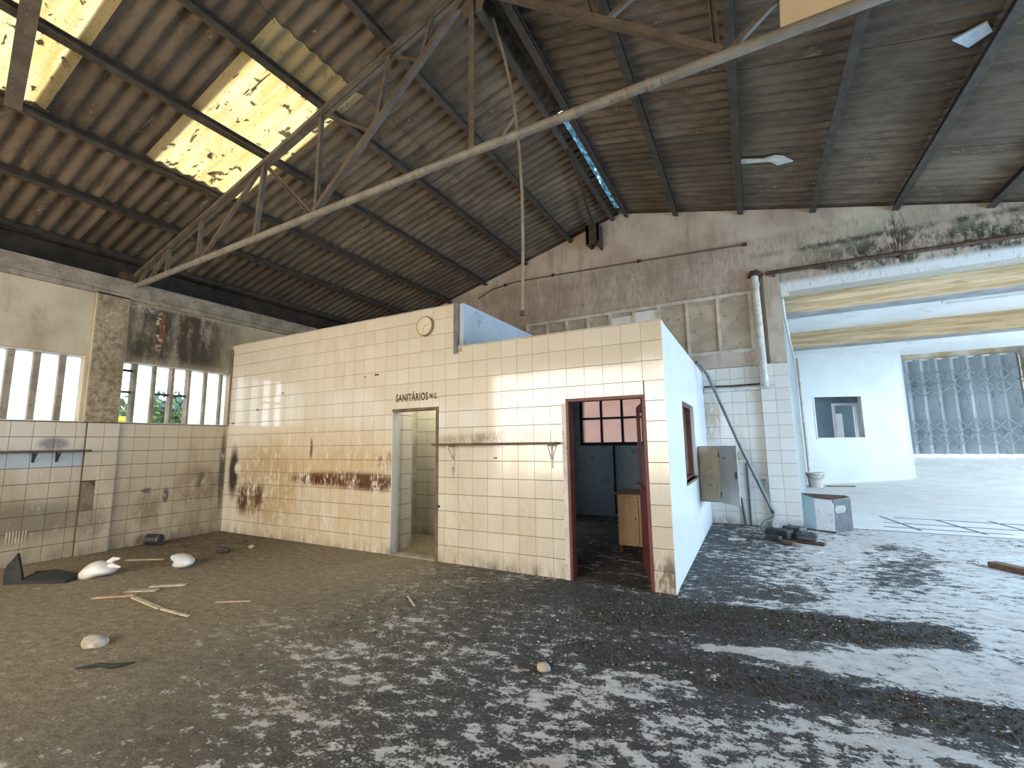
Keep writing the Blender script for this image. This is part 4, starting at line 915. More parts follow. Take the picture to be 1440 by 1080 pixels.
# inside of the booth: back wall with a doorway, lit room beyond
bi = MB(); dh = (2.45, 3.20, -1, 2.75)
for (a, b, c, d) in rect_cut((-0.2, 3.9, 0, 4.4), [dh]): bi.prism([bpt(a, c, 1.5), bpt(b, c, 1.5), bpt(b, d, 1.5), bpt(a, d, 1.5)], bn * 0.1)
BI = struct(bi.obj('wall_booth_inner', 'booth_inside'), 'grey blue inner wall of the booth with a doorway', 'wall')
k = MB()
for a, b, c, d in ((2.35, 2.45, 0, 2.85), (3.20, 3.30, 0, 2.85), (2.45, 3.20, 2.75, 2.85)): k.prism([bpt(a, c, 1.47), bpt(b, c, 1.47), bpt(b, d, 1.47), bpt(a, d, 1.47)], bn * 0.16)
k.obj('door_frame', 'annex_white', BI)
k = MB(); k.prism([bpt(3.30, 0, 3.2), bpt(3.85, 0, 3.2), bpt(3.85, 2.55, 3.2), bpt(3.30, 2.55, 3.2)], bn * 0.05); k.obj('far_door', 'annex_white', BI)
k = MB(); k.prism([bpt(0.5, 0, 3.3), bpt(6.0, 0, 3.3), bpt(6.0, 4.3, 3.3), bpt(0.5, 4.3, 3.3)], bn * 0.08); k.obj('far_wall', 'booth_inside', BI)
bc = MB(); bc.prism([bpt(-0.2, 4.3, 0.15), bpt(3.4, 4.3, 0.15), bpt(3.4, 4.3, 1.5), bpt(-0.2, 4.3, 1.5)], (0, 0, 0.1)); struct(bc.obj('ceiling_booth', 'annex_white'), 'ceiling inside the booth', 'ceiling')
# white conduit down the corner beside the booth, pale door post at the opening
cp = MB(); cp.tube([(1.56, 18.0, 0.0), (1.53, 18.0, 4.3)], 0.045, 8); tag(cp.obj('corner_pipe', 'white_pipe', smooth=True), 'white pipe standing in the annex corner beside the booth', 'pipe')
cb = MB(); cb.tube([(XO + 0.03, YG + 0.2, 4.2), (0.72, 10.2, 3.95), (0.95, 12.6, 3.9), (1.25, 15.8, 4.0), (1.45, 18.0, 4.1)], 0.03, 8); tag(cb.obj('wall_cable', 'white_pipe', smooth=True), 'white cable running along the annex wall under the beams', 'cable')
hb_ = MB(); hb_.box(XO - 0.02, XO + 0.14, YG - 0.02, YG + 0.04, 4.18, 4.32); tag(hb_.obj('cable_box', 'white_pipe'), 'small white box at the top corner of the annex opening', 'box')
# folding gate
FG = thing('folding_gate', 'grey blue folding steel gate with scissor lattice at the end of the annex', 'gate', (6.8, 22.0, 0.9))
px0 = 5.0; per = 0.425; zg0, zg1 = 0.92, 4.44; folds = []
for i in range(8):
    xa = px0 + i * per
    a = Vector((xa, 22.0, 0)); b = Vector((xa + per * 0.60, 21.74, 0)); c = Vector((xa + per, 22.0, 0))
    for p, q_ in ((a, b), (b, c)):
        k = MB(); d_ = (q_ - p); n_ = Vector((-d_.y, d_.x, 0)).normalized() * 0.012
        k.prism([p + Vector((0, 0, zg0)), q_ + Vector((0, 0, zg0)), q_ + Vector((0, 0, zg1)), p + Vector((0, 0, zg1))], n_); k.obj('gate_leaf', 'gate', FG)
    folds.append(b)
folds.append(folds[-1] + Vector((per, 0, 0)))
for z0 in (3.05, 1.25):
    for p, q_ in zip(folds, folds[1:]):
        for lo, hi in ((z0, z0 + 0.45), (z0 + 0.45, z0 + 0.9)):
            for a, b in ((lo, hi), (hi, lo)):
                k = MB(); k.bar(p + Vector((0, -0.03, a)), q_ + Vector((0, -0.03, b)), 0.012, 0.03); k.obj('lattice_bar', 'gate_bar', FG)
k = MB(); k.box(4.9, 8.5, 21.9, 22.1, 4.40, 4.46); k.obj('top_rail', 'white_metal', FG)
gf = MB(); gf.box(8.42, 8.55, 21.4, 22.2, 0.8, 5.0); gf.box(8.7, 8.82, 21.2, 22.2, 0.8, 5.0); struct(gf.obj('trim_5', 'lintel_stain'), 'pale stained jamb at the right of the folding gate', 'jamb')
gp_ = MB()
for i in range(6): gp_.box(9.0 + i * 0.2, 9.12 + i * 0.2, 21.6, 21.7, 0.8, 5.2)
struct(gp_.obj('trim_6', 'gate'), 'grey blue ribbed panel beyond the gate jamb', 'panel')

# ------------------------------------------------------------------ pipes and fittings on the gable
rp = MB(); rp.tube([(0.42, YG - 0.12, 4.63), (2.0, YG - 0.13, 4.60), (6.6, YG - 0.13, 4.50)], 0.035, 10)
RP = thing('rusty_pipe', 'dark rusty pipe running along the gable above the opening', 'pipe', (3, YG - 0.12, 4.5)); rp.obj('tube', 'rust_steel', RP, smooth=True)
for x in (0.55, 1.35, 2.4, 3.3):
    k = MB(); k.box(x - 0.02, x + 0.02, YG - 0.17, YG, 4.55, 4.59); k.obj('pipe_clip', 'rust_steel', RP)
cdt = MB(); cdt.tube([(-6.0, YG - 0.02, 5.25), (-5.6, YG - 0.025, 5.42), (-4.9, YG - 0.025, 5.50), (-2.5, YG - 0.025, 5.42), (0.12, YG - 0.025, 5.31)], 0.017, 8)
CD = thing('wall_conduit', 'thin dark conduit running across the gable below the ridge', 'conduit', (-2.5, YG - 0.02, 5.3)); cdt.obj('tube', 'truss', CD, smooth=True)
for x, z in ((-5.2, 5.47), (-3.9, 5.475), (-1.9, 5.40), (0.12, 5.31)):
    k = MB(); k.box(x - 0.04, x + 0.04, YG - 0.05, YG, z - 0.03, z + 0.03); k.obj('junction_box', 'rust_steel', CD)
DP = thing('downpipe', 'white downpipe on the gable pilaster left of the opening', 'pipe', (0.28, YG - 0.1, 2.5))
k = MB(); k.tube([(0.24, YG - 0.11, 4.60), (0.24, YG - 0.12, 4.40), (0.26, YG - 0.175, 2.50)], 0.062, 14); k.obj('tube', 'white_pipe', DP, smooth=True)
k = MB(); k.tube([(0.24, YG - 0.11, 4.48), (0.24, YG - 0.11, 4.40)], 0.075, 14); k.obj('collar', 'white_pipe', DP, smooth=True)
k = MB(); k.tube([(0.15, YG - 0.01, 4.64), (0.19, YG - 0.1, 4.70), (0.28, YG - 0.12, 4.70), (0.34, YG - 0.08, 4.62)], 0.035, 10); k.obj('bend', 'rust_steel', DP, smooth=True)
HPp = thing('wall_pipe', 'white horizontal pipe across the tiles behind the grey leaning pipe', 'pipe', (-0.3, YG - 0.06, 2.5))
k = MB(); k.tube([(-0.78, YG - 0.06, 2.50), (0.2, YG - 0.06, 2.50)], 0.042, 12); k.obj('tube', 'white_pipe', HPp, smooth=True)
k = MB(); k.tube([(-0.78, YG - 0.05, 2.58), (-0.30, YG - 0.04, 2.565), (0.2, YG - 0.04, 2.57)], 0.014, 8); k.obj('cable', 'rust_steel', HPp, smooth=True)
k = MB(); k.tube([(0.2, YG - 0.13, 2.50), (0.42, YG - 0.13, 2.50)], 0.03, 10); k.obj('stub', 'white_pipe', HPp, smooth=True)
k = MB(); k.tube([(-0.15, YG - 0.03, 0.0), (-0.15, YG - 0.03, 1.12)], 0.016, 8); tag(k.obj('riser_pipe', 'dark_pipe', smooth=True), 'thin dark riser pipe on the white tiles, the taller one', 'pipe')
k = MB(); k.tube([(-0.24, YG - 0.03, 0.0), (-0.28, YG - 0.03, 0.46), (-0.31, YG - 0.035, 0.50), (-0.36, YG - 0.04, 0.50)], 0.019, 8); tag(k.obj('stub_pipe', 'dark_pipe', smooth=True), 'short bent stub pipe near the floor under the metal cabinet', 'pipe')
JB = thing('junction_box', 'round brown junction box on the white tiles beside the leaning pipe', 'box', (-0.26, YG, 1.24))
k = MB(); k.disc((-0.25, YG - 0.008, 1.25), (0, -1, 0), 0.07, 0.05, 16); k.obj('body', 'wood_warm', JB, smooth=True)
k = MB(); k.disc((-0.25, YG - 0.058, 1.25), (0, -1, 0), 0.06, 0.012, 16); k.obj('lid', 'beige_metal', JB, smooth=True)
k = MB(); k.tube([(-0.31, YG - 0.03, 1.26), (-0.42, YG - 0.03, 1.26)], 0.012, 6); k.obj('cable', 'dark_pipe', JB, smooth=True)
TP = thing('wall_tap', 'small metal tap on the white tiles by the pilaster', 'tap', (0.1, YG, 0.76))
k = MB(); k.tube([(0.1, YG - 0.005, 0.78), (0.1, YG - 0.09, 0.78), (0.1, YG - 0.11, 0.72)], 0.018, 8); k.obj('spout', 'zinc', TP, smooth=True)
k = MB(); k.tube([(0.06, YG - 0.06, 0.82), (0.14, YG - 0.06, 0.82)], 0.012, 8); k.obj('handle', 'zinc', TP, smooth=True)

# electrical cabinet on the side wall, its door standing open
EC = thing('electrical_cabinet', 'beige metal cabinet on the cabin side wall with its door hanging open', 'cabinet', (XB, 7.95, 0.55))
cy0, cy1, cx1, cz0, cz1 = 7.68, 8.35, XB + 0.30, 0.60, 1.45
k = MB(); t_ = 0.012
k.box(XB + 0.01, cx1, cy0, cy0 + t_, cz0, cz1); k.box(XB + 0.01, cx1, cy1 - t_, cy1, cz0, cz1); k.box(XB + 0.01, cx1, cy0, cy1, cz0, cz0 + t_); k.box(XB + 0.01, cx1, cy0, cy1, cz1 - t_, cz1); k.box(XB + 0.008, XB + 0.02, cy0, cy1, cz0, cz1)
bevel(k.obj('body', 'beige_metal', EC), 0.004)
k = MB(); dd = Vector((0.26, -0.34, 0)); hinge = Vector((cx1, cy0, 0)); nrm_ = Vector((0.34, 0.26, 0)).normalized() * 0.018
k.prism([hinge + Vector((0, 0, cz0 - 0.01)), hinge + dd + Vector((0, 0, cz0 - 0.01)), hinge + dd + Vector((0, 0, cz1 + 0.01)), hinge + Vector((0, 0, cz1 + 0.01))], nrm_); DR = bevel(k.obj('door', 'grey_metal', EC), 0.004)
k = MB(); pz = hinge + dd * 0.9; k.box(pz.x - 0.015, pz.x + 0.015, pz.y - 0.02, pz.y, 0.98, 1.08); k.obj('latch', 'black_steel', DR)
k = MB(); pz = hinge + dd * 0.35; k.box(pz.x - 0.03, pz.x + 0.03, pz.y - 0.012, pz.y + 0.004, 1.25, 1.29); k.obj('label_holder', 'zinc', DR)
for z in (0.72, 1.32):
    k = MB(); k.tube([(cx1 + 0.006, cy0 - 0.006, z - 0.04), (cx1 + 0.006, cy0 - 0.006, z + 0.04)], 0.01, 8); k.obj('hinge', 'black_steel', EC)
k = MB(); k.disc((XB + 0.17, cy0, 0.85), (0, -1, 0), 0.016, 0.008, 10); k.obj('cable_knockout', 'zinc', EC)

# long grey pipe leaning from the wall top to the floor, ending in a kink
LP = thing('leaning_pipe', 'long grey plastic pipe leaning from the cabin wall down to the floor', 'pipe', (0.2, 8.9, 0.1))
k = MB(); k.tube([(-0.765, 8.05, 2.86), (-0.71, 8.15, 2.83), (-0.62, 8.3, 2.66), (-0.2, 8.6, 1.40), (0.20, 8.88, 0.32), (0.205, 8.86, 0.27), (0.17, 8.80, 0.22), (0.06, 8.72, 0.19), (0.0, 8.66, 0.12), (0.02, 8.6, 0.06), (0.12, 8.5, 0.03)], [0.026] * 5 + [0.024] * 6, 10); k.obj('tube', 'grey_pipe', LP, smooth=True)
k = MB(); k.tube([(0.18, 8.866, 0.37), (0.20, 8.88, 0.32)], 0.031, 10); k.obj('coupling', 'dark_pipe', LP, smooth=True)

# heap of dark plastic cases on planks at the foot of the pipe
def case(nm, c, sx, sy, sz, rz, mat, lab, cat, lid=True, z0=0.0):
    root = thing(nm, lab, cat, (c[0], c[1], z0)); root.rotation_euler = (0, 0, rz)
    a = MB(); a.box(-sx / 2, sx / 2, -sy / 2, sy / 2, 0.002, sz); o = bpy.data.objects.new('body', a.mesh('body', M[mat])); o.parent = root; link(o); bevel(o, 0.012, 2)
    if lid:
        a = MB(); a.box(-sx / 2 - 0.008, sx / 2 + 0.008, -sy / 2 - 0.008, sy / 2 + 0.008, sz * 0.62, sz * 0.72); o = bpy.data.objects.new('rim', a.mesh('rim', M['black_plastic'])); o.parent = root; link(o)
        for u in (-0.25, 0.25):
            a = MB(); a.tube([(u * sx, 0, sz), (u * sx, 0, sz + 0.018)], 0.022, 10); o = bpy.data.objects.new('cap', a.mesh('cap', M['slate_plastic'])); o.parent = root; link(o)
    return root
def plank(nm, a, b, w_, h_, mat, lab, cat='plank'):
    mb = MB(); mb.bar(a, b, w_, h_); return bevel(tag(mb.obj(nm, mat), lab, cat), 0.004)
plank('plank', (0.06, 8.20, 0.025), (0.42, 7.90, 0.025), 0.11, 0.045, 'wood_dark', 'rotten dark plank under the front of the black cases')
plank('plank', (0.38, 8.21, 0.02), (0.80, 8.06, 0.02), 0.09, 0.038, 'rust_steel', 'red brown slat sticking out right of the black cases')
case('plastic_case', (0.24, 8.22), 0.33, 0.20, 0.12, RAD(-28), 'black_plastic', 'long black plastic case on the left of the heap by the pipe', 'case', z0=0.05)
case('plastic_case', (0.60, 8.22), 0.25, 0.17, 0.10, RAD(-12), 'slate_plastic', 'slate blue plastic case on the right of the heap', 'case', z0=0.042)
case('plastic_case', (0.46, 8.50), 0.28, 0.18, 0.18, RAD(-35), 'slate_plastic', 'grey plastic case at the back of the heap', 'case')
case('plastic_case', (0.16, 8.01), 0.20, 0.10, 0.06, RAD(-30), 'black_plastic', 'flat black case at the front of the heap', 'case', lid=False, z0=0.05)

# bent sheet-metal housing with an oval slot
MH = thing('metal_housing', 'overturned pale metal housing with an oval slot by the annex opening', 'housing', (1.0, 9.55, 0))
def P2(x, z, y): return Vector((x, y, z))
k = MB(); k.prism([(0.66, 9.42, 0.62), (0.66, 9.42, 0.09), (0.70, 9.36, 0.06), (1.08, 9.15, 0.0), (1.12, 9.15, 0.03), (1.12, 9.20, 0.52)], (0.01, 0.012, 0)) if False else None
# left box: blue inner face and pale front face
k = MB(); k.prism([(0.66, 9.40, 0.04), (0.83, 9.28, 0.0), (0.83, 9.28, 0.54), (0.66, 9.40, 0.60)], (0.008, 0.012, 0)); k.obj('blue_panel', 'blue_paint', MH)
k = MB(); k.prism([(0.83, 9.28, 0.0), (1.07, 9.20, 0.0), (1.08, 9.20, 0.46), (1.05, 9.21, 0.52), (0.83, 9.28, 0.54)], (0.006, 0.014, 0)); k.obj('front_panel', 'white_metal', MH)
k = MB(); k.prism([(0.66, 9.40, 0.60), (0.83, 9.28, 0.545), (1.06, 9.21, 0.53), (1.36, 9.50, 0.55), (1.30, 9.55, 0.57)], (0, 0, 0.010)); k.obj('top_flange', 'rust_steel', MH)
k = MB(); k.bar((0.70, 9.355, 0.015), (1.08, 9.185, 0.012), 0.03, 0.022); k.obj('bottom_flange', 'rust_steel', MH)
# right panel with the oval cut-out, built as a ring around it
pa = Vector((1.08, 9.21, 0)); pb_ = Vector((1.37, 9.55, 0)); W_ = (pb_ - pa).length; H_ = 0.53; du = (pb_ - pa) / W_
ov = []; n = 24
for i in range(n):
    a = 2 * math.pi * i / n; cx = 0.19 + (0.075 if math.cos(a) > 0 else -0.075); ov.append((cx + 0.075 * math.cos(a), 0.37 + 0.065 * math.sin(a)))
outp = []
for (u, v) in ov:
    dx, dz = u - 0.19, v - 0.37; s_ = min((W_ - 0.19 if dx > 0 else 0.19) / max(abs(dx), 1e-6), (H_ - 0.37 if dz > 0 else 0.37) / max(abs(dz), 1e-6)); outp.append((0.19 + dx * s_, 0.37 + dz * s_))
for cu, cv in ((0, 0), (W_, 0), (W_, H_), (0, H_)):
    j = min(range(n), key=lambda i: (outp[i][0] - cu) ** 2 + (outp[i][1] - cv) ** 2); outp[j] = (cu, cv)
th = Vector((-du.y, du.x, 0)) * 0.012
vs = [pa + du * u + Vector((0, 0, v)) for u, v in ov] + [pa + du * u + Vector((0, 0, v)) for u, v in outp]; vs += [v + th for v in vs]
k = MB(); k.add(vs, [(i, n + i, n + (i + 1) % n, (i + 1) % n) for i in range(n)] + [(2 * n + i, 2 * n + (i + 1) % n, 3 * n + (i + 1) % n, 3 * n + i) for i in range(n)] + [(i, (i + 1) % n, 2 * n + (i + 1) % n, 2 * n + i) for i in range(n)] + [(n + i, 3 * n + i, 3 * n + (i + 1) % n, n + (i + 1) % n) for i in range(n)])
k.obj('slotted_panel', 'slot_grey', MH)
# bucket and stick in the annex, plank on the right
BK = thing('bucket', 'white plastic bucket on the annex floor by the booth', 'bucket', (1.66, 17.5, 0))
k = MB(); k.lathe((1.66, 17.5, 0.0), [(0.0, 0.0), (0.19, 0.0), (0.235, 0.44), (0.25, 0.45), (0.25, 0.47), (0.225, 0.47), (0.185, 0.03), (0, 0.03)], 24); k.obj('body', 'white_pipe', BK, smooth=True)
k = MB(); k.lathe((1.66, 17.5, 0.38), [(0.232, 0), (0.25, 0.0), (0.25, 0.03), (0.235, 0.03)], 24); k.obj('rim', 'grey_metal', BK, smooth=True)
k = MB(); k.tube([(1.66 + 0.245 * math.cos(a), 17.5 + 0.245 * math.sin(a) , 0.43 - 0.16 * math.sin(math.pi * i / 10)) for i, a in enumerate([-math.pi * j / 10 for j in range(11)])], 0.008, 6); k.obj('handle', 'zinc', BK, smooth=True)
plank('stick', (1.95, 17.75, 0.02), (2.75, 17.95, 0.02), 0.04, 0.03, 'wood_dark', 'thin dark stick on the annex floor beside the bucket', 'stick')
plank('plank', (2.40, 7.62, 0.035), (2.9, 7.0, 0.035), 0.13, 0.06, 'wood_dark', 'dark plank lying on the pale floor at the right')
for i, (x, y, rz, lab) in enumerate(((-0.35, 8.0, 0.3, 'flat white tile piece on the floor left of the heap'), (0.62, 7.55, 1.0, 'flat white tile piece on the floor in front of the heap'), (1.42, 7.5, 0.2, 'flat pale tile piece in the dark stain on the right floor'), (0.95, 7.2, 0.7, 'broken pale tile piece between heap and dark stain'))):
    a = MB(); c_, s_ = math.cos(rz), math.sin(rz); pp = [(-0.13, -0.06), (0.12, -0.075), (0.14, 0.05), (-0.1, 0.07)]
    a.prism([(x + p * c_ - q_ * s_, y + p * s_ + q_ * c_, 0.004) for p, q_ in pp], (0, 0, 0.012)); tag(a.obj('tile_piece', 'tile_back'), lab, 'tile')

# ------------------------------------------------------------------ fittings on the cabin front
CK = thing('wall_clock', 'round yellowed wall clock high on the cream tiles', 'clock', (-4.04, YF, 3.10))
k = MB(); ck = (-4.04, YF - 0.01, 3.225)
k.disc((ck[0], ck[1], ck[2]), (0, -1, 0), 0.145, 0.035, 40); k.obj('case', 'clock_rim', CK, smooth=True)
k = MB(); k.disc((ck[0], ck[1] - 0.035, ck[2]), (0, -1, 0), 0.129, 0.006, 40); k.obj('dial', 'clock_face', CK, smooth=True)
k = MB()
for i in range(48):
    a0, a1 = 2 * math.pi * i / 48, 2 * math.pi * (i + 1) / 48
    for r0, r1, y0, y1 in ((0.12, 0.145, -0.055, -0.035),):
        pass
ring = []; nn_ = 40
for r_, yy in ((0.128, -0.036), (0.130, -0.045), (0.138, -0.047), (0.146, -0.036)): ring += [(ck[0] + r_ * math.cos(2 * math.pi * j / nn_), ck[1] + yy, ck[2] + r_ * math.sin(2 * math.pi * j / nn_)) for j in range(nn_)]
k.add(ring, [(i * nn_ + j, (i + 1) * nn_ + j, (i + 1) * nn_ + (j + 1) % nn_, i * nn_ + (j + 1) % nn_) for i in range(3) for j in range(nn_)]); k.obj('bezel', 'clock_rim', CK, smooth=True)
k = MB()
for i in range(12):
    a = 2 * math.pi * i / 12; k.bar((ck[0] + 0.098 * math.cos(a), ck[1] - 0.042, ck[2] + 0.098 * math.sin(a)), (ck[0] + 0.112 * math.cos(a), ck[1] - 0.042, ck[2] + 0.112 * math.sin(a)), 0.004, 0.003, up=(0, 1, 0))
k.obj('hour_mark', 'clock_rim', CK)
k = MB(); k.bar((ck[0], ck[1] - 0.043, ck[2]), (ck[0] + 0.055, ck[1] - 0.043, ck[2] + 0.012), 0.007, 0.003, up=(0, 1, 0)); k.obj('hour_hand', 'clock_rim', CK)
k = MB(); k.bar((ck[0], ck[1] - 0.045, ck[2]), (ck[0] - 0.02, ck[1] - 0.045, ck[2] - 0.08), 0.005, 0.003, up=(0, 1, 0)); k.obj('minute_hand', 'clock_rim', CK)
SH = thing('wall_shelf', 'long dark timber shelf on the tiles between the two doorways', 'shelf', (-2.9, YF, 1.3))
k = MB(); k.box(-3.80, -2.02, YF - 0.17, YF - 0.009, 1.52, 1.55); bevel(k.obj('board', 'wood_dark', SH), 0.004)
for x in (-3.55, -2.12):
    k = MB(); k.box(x - 0.012, x + 0.012, YF - 0.015, YF - 0.008, 1.24, 1.52); k.box(x - 0.012, x + 0.012, YF - 0.15, YF - 0.009, 1.50, 1.52); k.bar((x, YF - 0.14, 1.505), (x, YF - 0.015, 1.33), 0.012, 0.012); k.obj('bracket', 'white_pipe', SH)
S2 = thing('wall_shelf', 'dark timber shelf on the left wall under the frosted window', 'shelf', (XL, 1.8, 1.3))
k = MB(); k.box(XL + 0.008, XL + 0.16, 0.6, 2.93, 1.50, 1.53); bevel(k.obj('board', 'wood_dark', S2), 0.004)
for y in (1.2, 2.36, 2.60):
    k = MB(); k.box(XL + 0.008, XL + 0.016, y - 0.015, y + 0.015, 1.36, 1.50); k.bar((XL + 0.13, y, 1.49), (XL + 0.015, y, 1.38), 0.014, 0.014); k.obj('bracket', 'black_steel', S2)
def text(body, loc, size, sx, parent, mat, off=0.0):
    cu = bpy.data.curves.new('lettering', 'FONT'); cu.body = body; cu.size = size; cu.extrude = 0.0008; cu.offset = off; cu.space_character = 1.12
    o = bpy.data.objects.new('lettering', cu); link(o); o.parent = parent; o.location = Vector(loc) - wloc(parent); o.rotation_euler = (RAD(90), 0, 0); o.scale = (sx, 1, 1)
    cu.materials.append(M[mat]); return o
text('SANIT\u00c1RIOS', (-4.585, YF - 0.0115, 2.165), 0.148, 0.66, WF, 'paint_text', 0.004)
text('W.C.', (-3.965, YF - 0.0125, 2.178), 0.10, 0.60, WF, 'paint_text', 0.003)
for (x, z, w_, h_) in ((-4.98, 2.60, 0.07, 0.02), (-5.22, 2.585, 0.02, 0.015), (-7.2, 2.46, 0.02, 0.025), (-2.9, 1.36, 0.04, 0.012), (-8.62, 1.98, 0.03, 0.03), (-7.9, 2.2, 0.04, 0.02)):
    k = MB(); k.box(x - w_ / 2, x + w_ / 2, YF - 0.022, YF - 0.008, z - h_ / 2, z + h_ / 2); k.obj('broken_anchor', 'rust_steel', WF)
pl = MB(); pl.tube([(XL + 0.03, YF - 0.03, 1.94), (XL + 0.03, YF - 0.03, 3.4)], 0.016, 6); pl.obj('corner_pipe', 'bare', WF)
# cupboard in the office
CU = thing('cupboard', 'low wooden cupboard standing inside the office behind the red door', 'cupboard', (-1.55, 6.7, 0))
k = MB(); k.box(-1.78, -1.18, 6.45, 6.95, 0.10, 0.80); bevel(k.obj('body', 'wood_warm', CU), 0.006)
k = MB(); k.box(-1.81, -1.15, 6.42, 6.98, 0.80, 0.83); bevel(k.obj('top', 'wood_dark', CU), 0.006)
for a, b in ((-1.765, -1.485), (-1.475, -1.195)):
    k = MB(); k.box(a, b, 6.43, 6.452, 0.14, 0.77); D_ = bevel(k.obj('door', 'wood_warm', CU), 0.004); k = MB(); k.disc((b - 0.04 if a < -1.6 else a + 0.04, 6.43, 0.48), (0, -1, 0), 0.014, 0.02, 10); k.obj('knob', 'zinc', D_)
for x in (-1.75, -1.21):
    for y in (6.48, 6.92): k = MB(); k.box(x - 0.025, x + 0.025, y - 0.025, y + 0.025, 0, 0.10); k.obj('leg', 'wood_dark', CU)

# ------------------------------------------------------------------ litter on the left floor
RB = thing('rubber_flap', 'black rubber piece bent upright beside the white plastic bag', 'rubber piece', (-7.5, 2.1, 0))
def ribbon(rows, th, up=False):
    """sheet through rows of points, given thickness by doubling it along its normal-ish direction"""
    mb = MB(); n = len(rows[0]); V = [Vector(p) for r in rows for p in r]; V2 = [v + Vector(th) for v in V]; N = len(V); m = len(rows); F = []
    for i in range(m - 1):
        for j in range(n - 1):
            a_ = i * n + j; F.append((a_, a_ + 1, a_ + n + 1, a_ + n)); F.append((N + a_, N + a_ + n, N + a_ + n + 1, N + a_ + 1))
    rim = list(range(n)) + [i * n + n - 1 for i in range(1, m)] + [(m - 1) * n + j for j in range(n - 2, -1, -1)] + [i * n for i in range(m - 2, 0, -1)]
    for p, q_ in zip(rim, rim[1:] + rim[:1]): F.append((p, N + p, N + q_, q_))
    mb.add(V + V2, F); return mb
k = ribbon([[(-7.74, 1.96, 0.0), (-7.66, 2.00, 0.0), (-7.57, 2.07, 0.0)], [(-7.74, 1.95, 0.12), (-7.68, 2.01, 0.14), (-7.60, 2.06, 0.12)], [(-7.73, 1.97, 0.22), (-7.69, 2.02, 0.25), (-7.64, 2.05, 0.21)], [(-7.69, 2.01, 0.29), (-7.68, 2.03, 0.34), (-7.66, 2.04, 0.28)]], (-0.02, 0.025, 0.0)); o_ = k.obj('upright', 'rubber', RB, smooth=True)
k = ribbon([[(-7.68, 2.02, 0.0), (-7.62, 2.10, 0.03), (-7.68, 2.19, 0.05)], [(-7.45, 2.13, 0.0), (-7.42, 2.22, 0.035), (-7.48, 2.30, 0.06)], [(-7.25, 2.25, 0.0), (-7.24, 2.32, 0.03), (-7.30, 2.42, 0.05)], [(-7.16, 2.31, 0.0), (-7.17, 2.37, 0.02), (-7.21, 2.44, 0.02)]], (0, 0, 0.035)); k.obj('sole', 'rubber', RB, smooth=True)
k = ribbon([[(-7.70, 2.18, 0.0), (-7.71, 2.19, 0.07), (-7.73, 2.22, 0.09)], [(-7.50, 2.30, 0.0), (-7.50, 2.31, 0.055), (-7.53, 2.34, 0.10)], [(-7.28, 2.43, 0.0), (-7.28, 2.44, 0.03), (-7.30, 2.46, 0.05)]], (-0.012, 0.02, 0)); k.obj('rib', 'rubber', RB, smooth=True)
BG = thing('plastic_bag', 'crumpled white plastic bag with knotted ears beside the black rubber', 'bag', (-7.3, 2.5, 0))
k = MB(); k.lump((-7.22, 2.61, 0.08), (0.22, 0.14, 0.10), 11, 4, 0.8, 0.34); k.obj('body', 'bag_white', BG, smooth=True)
for a, b in (((-7.12, 2.68, 0.13), (-7.02, 2.76, 0.19)), ((-7.08, 2.64, 0.09), (-6.94, 2.74, 0.10))):
    k = MB(); k.tube([a, ((a[0] + b[0]) / 2, (a[1] + b[1]) / 2, (a[2] + b[2]) / 2 + 0.03), b], [0.045, 0.03, 0.012], 8); k.obj('handle', 'bag_white', BG, smooth=True)
k = MB(); k.lump((-6.78, 3.32, 0.055), (0.20, 0.12, 0.075), 21, 4, 0.72, 0.36); tag(k.obj('plastic_bag', 'bag_blue', smooth=True), 'pale plastic bag with blue print lying nearer the cabin corner', 'bag')
def rock(c, r, seed, lab, mat='stone', cat='stone', nm='stone'):
    k = MB(); k.lump((c[0], c[1], r[2] * 0.55), r, seed, 2, 0.6, 0.22); return tag(k.obj(nm, mat, smooth=True), lab, cat)
rock((-4.72, 1.74), (0.105, 0.085, 0.06), 5, 'rounded pale stone lying alone on the brown floor at the left')
rock((-6.9, 4.35), (0.07, 0.05, 0.04), 6, 'small pale stone under the left wall near the dark can')
rock((-1.38, 2.98), (0.045, 0.04, 0.035), 8, 'small whitish stone on the dark dirt near the middle')
rock((-7.0, 4.0), (0.10, 0.07, 0.05), 9, 'dark clod on the brown dust behind the blue printed bag', 'clod', 'clod', 'dirt_clod')
CN = thing('crushed_can', 'dark crushed can lying against the foot of the left wall', 'can', (-8.45, 3.85, 0))
k = MB(); k.tube([(-8.62, 3.72, 0.10), (-8.45, 3.82, 0.09)], 0.085, 14); k.obj('body', 'black_plastic', CN, smooth=True)
k = MB(); k.tube([(-8.455, 3.817, 0.09), (-8.44, 3.826, 0.09)], [0.09, 0.086], 14); k.obj('rim', 'slate_plastic', CN, smooth=True)
def lath(a, b, w_, mat, lab, nm='lath', cat='lath', z=0.012): return plank(nm, (*a, z), (*b, z), w_, 0.014, mat, lab, cat)
lath((-5.78, 2.42), (-5.15, 2.38), 0.05, 'wood_pale', 'pale lath on the floor, the longer one of the broken pair')
lath((-5.13, 2.38), (-4.68, 2.40), 0.035, 'wood_pale', 'pale lath continuing the longer one towards the room middle')
lath((-7.75, 3.12), (-7.3, 3.38), 0.06, 'wood_pale', 'short pale board on the dust left of the blue printed bag', 'board', 'board')
lath((-6.15, 2.22), (-5.85, 2.46), 0.06, 'brick', 'split orange timber piece in front of the bags', 'timber_piece', 'timber')
lath((-6.10, 2.48), (-5.83, 2.66), 0.09, 'stone', 'greyish torn sheet piece beside the orange timber', 'sheet_piece', 'sheet')
lath((-6.05, 2.68), (-5.75, 2.90), 0.07, 'wood_pale', 'pale splintered board in front of the blue printed bag', 'board', 'board')
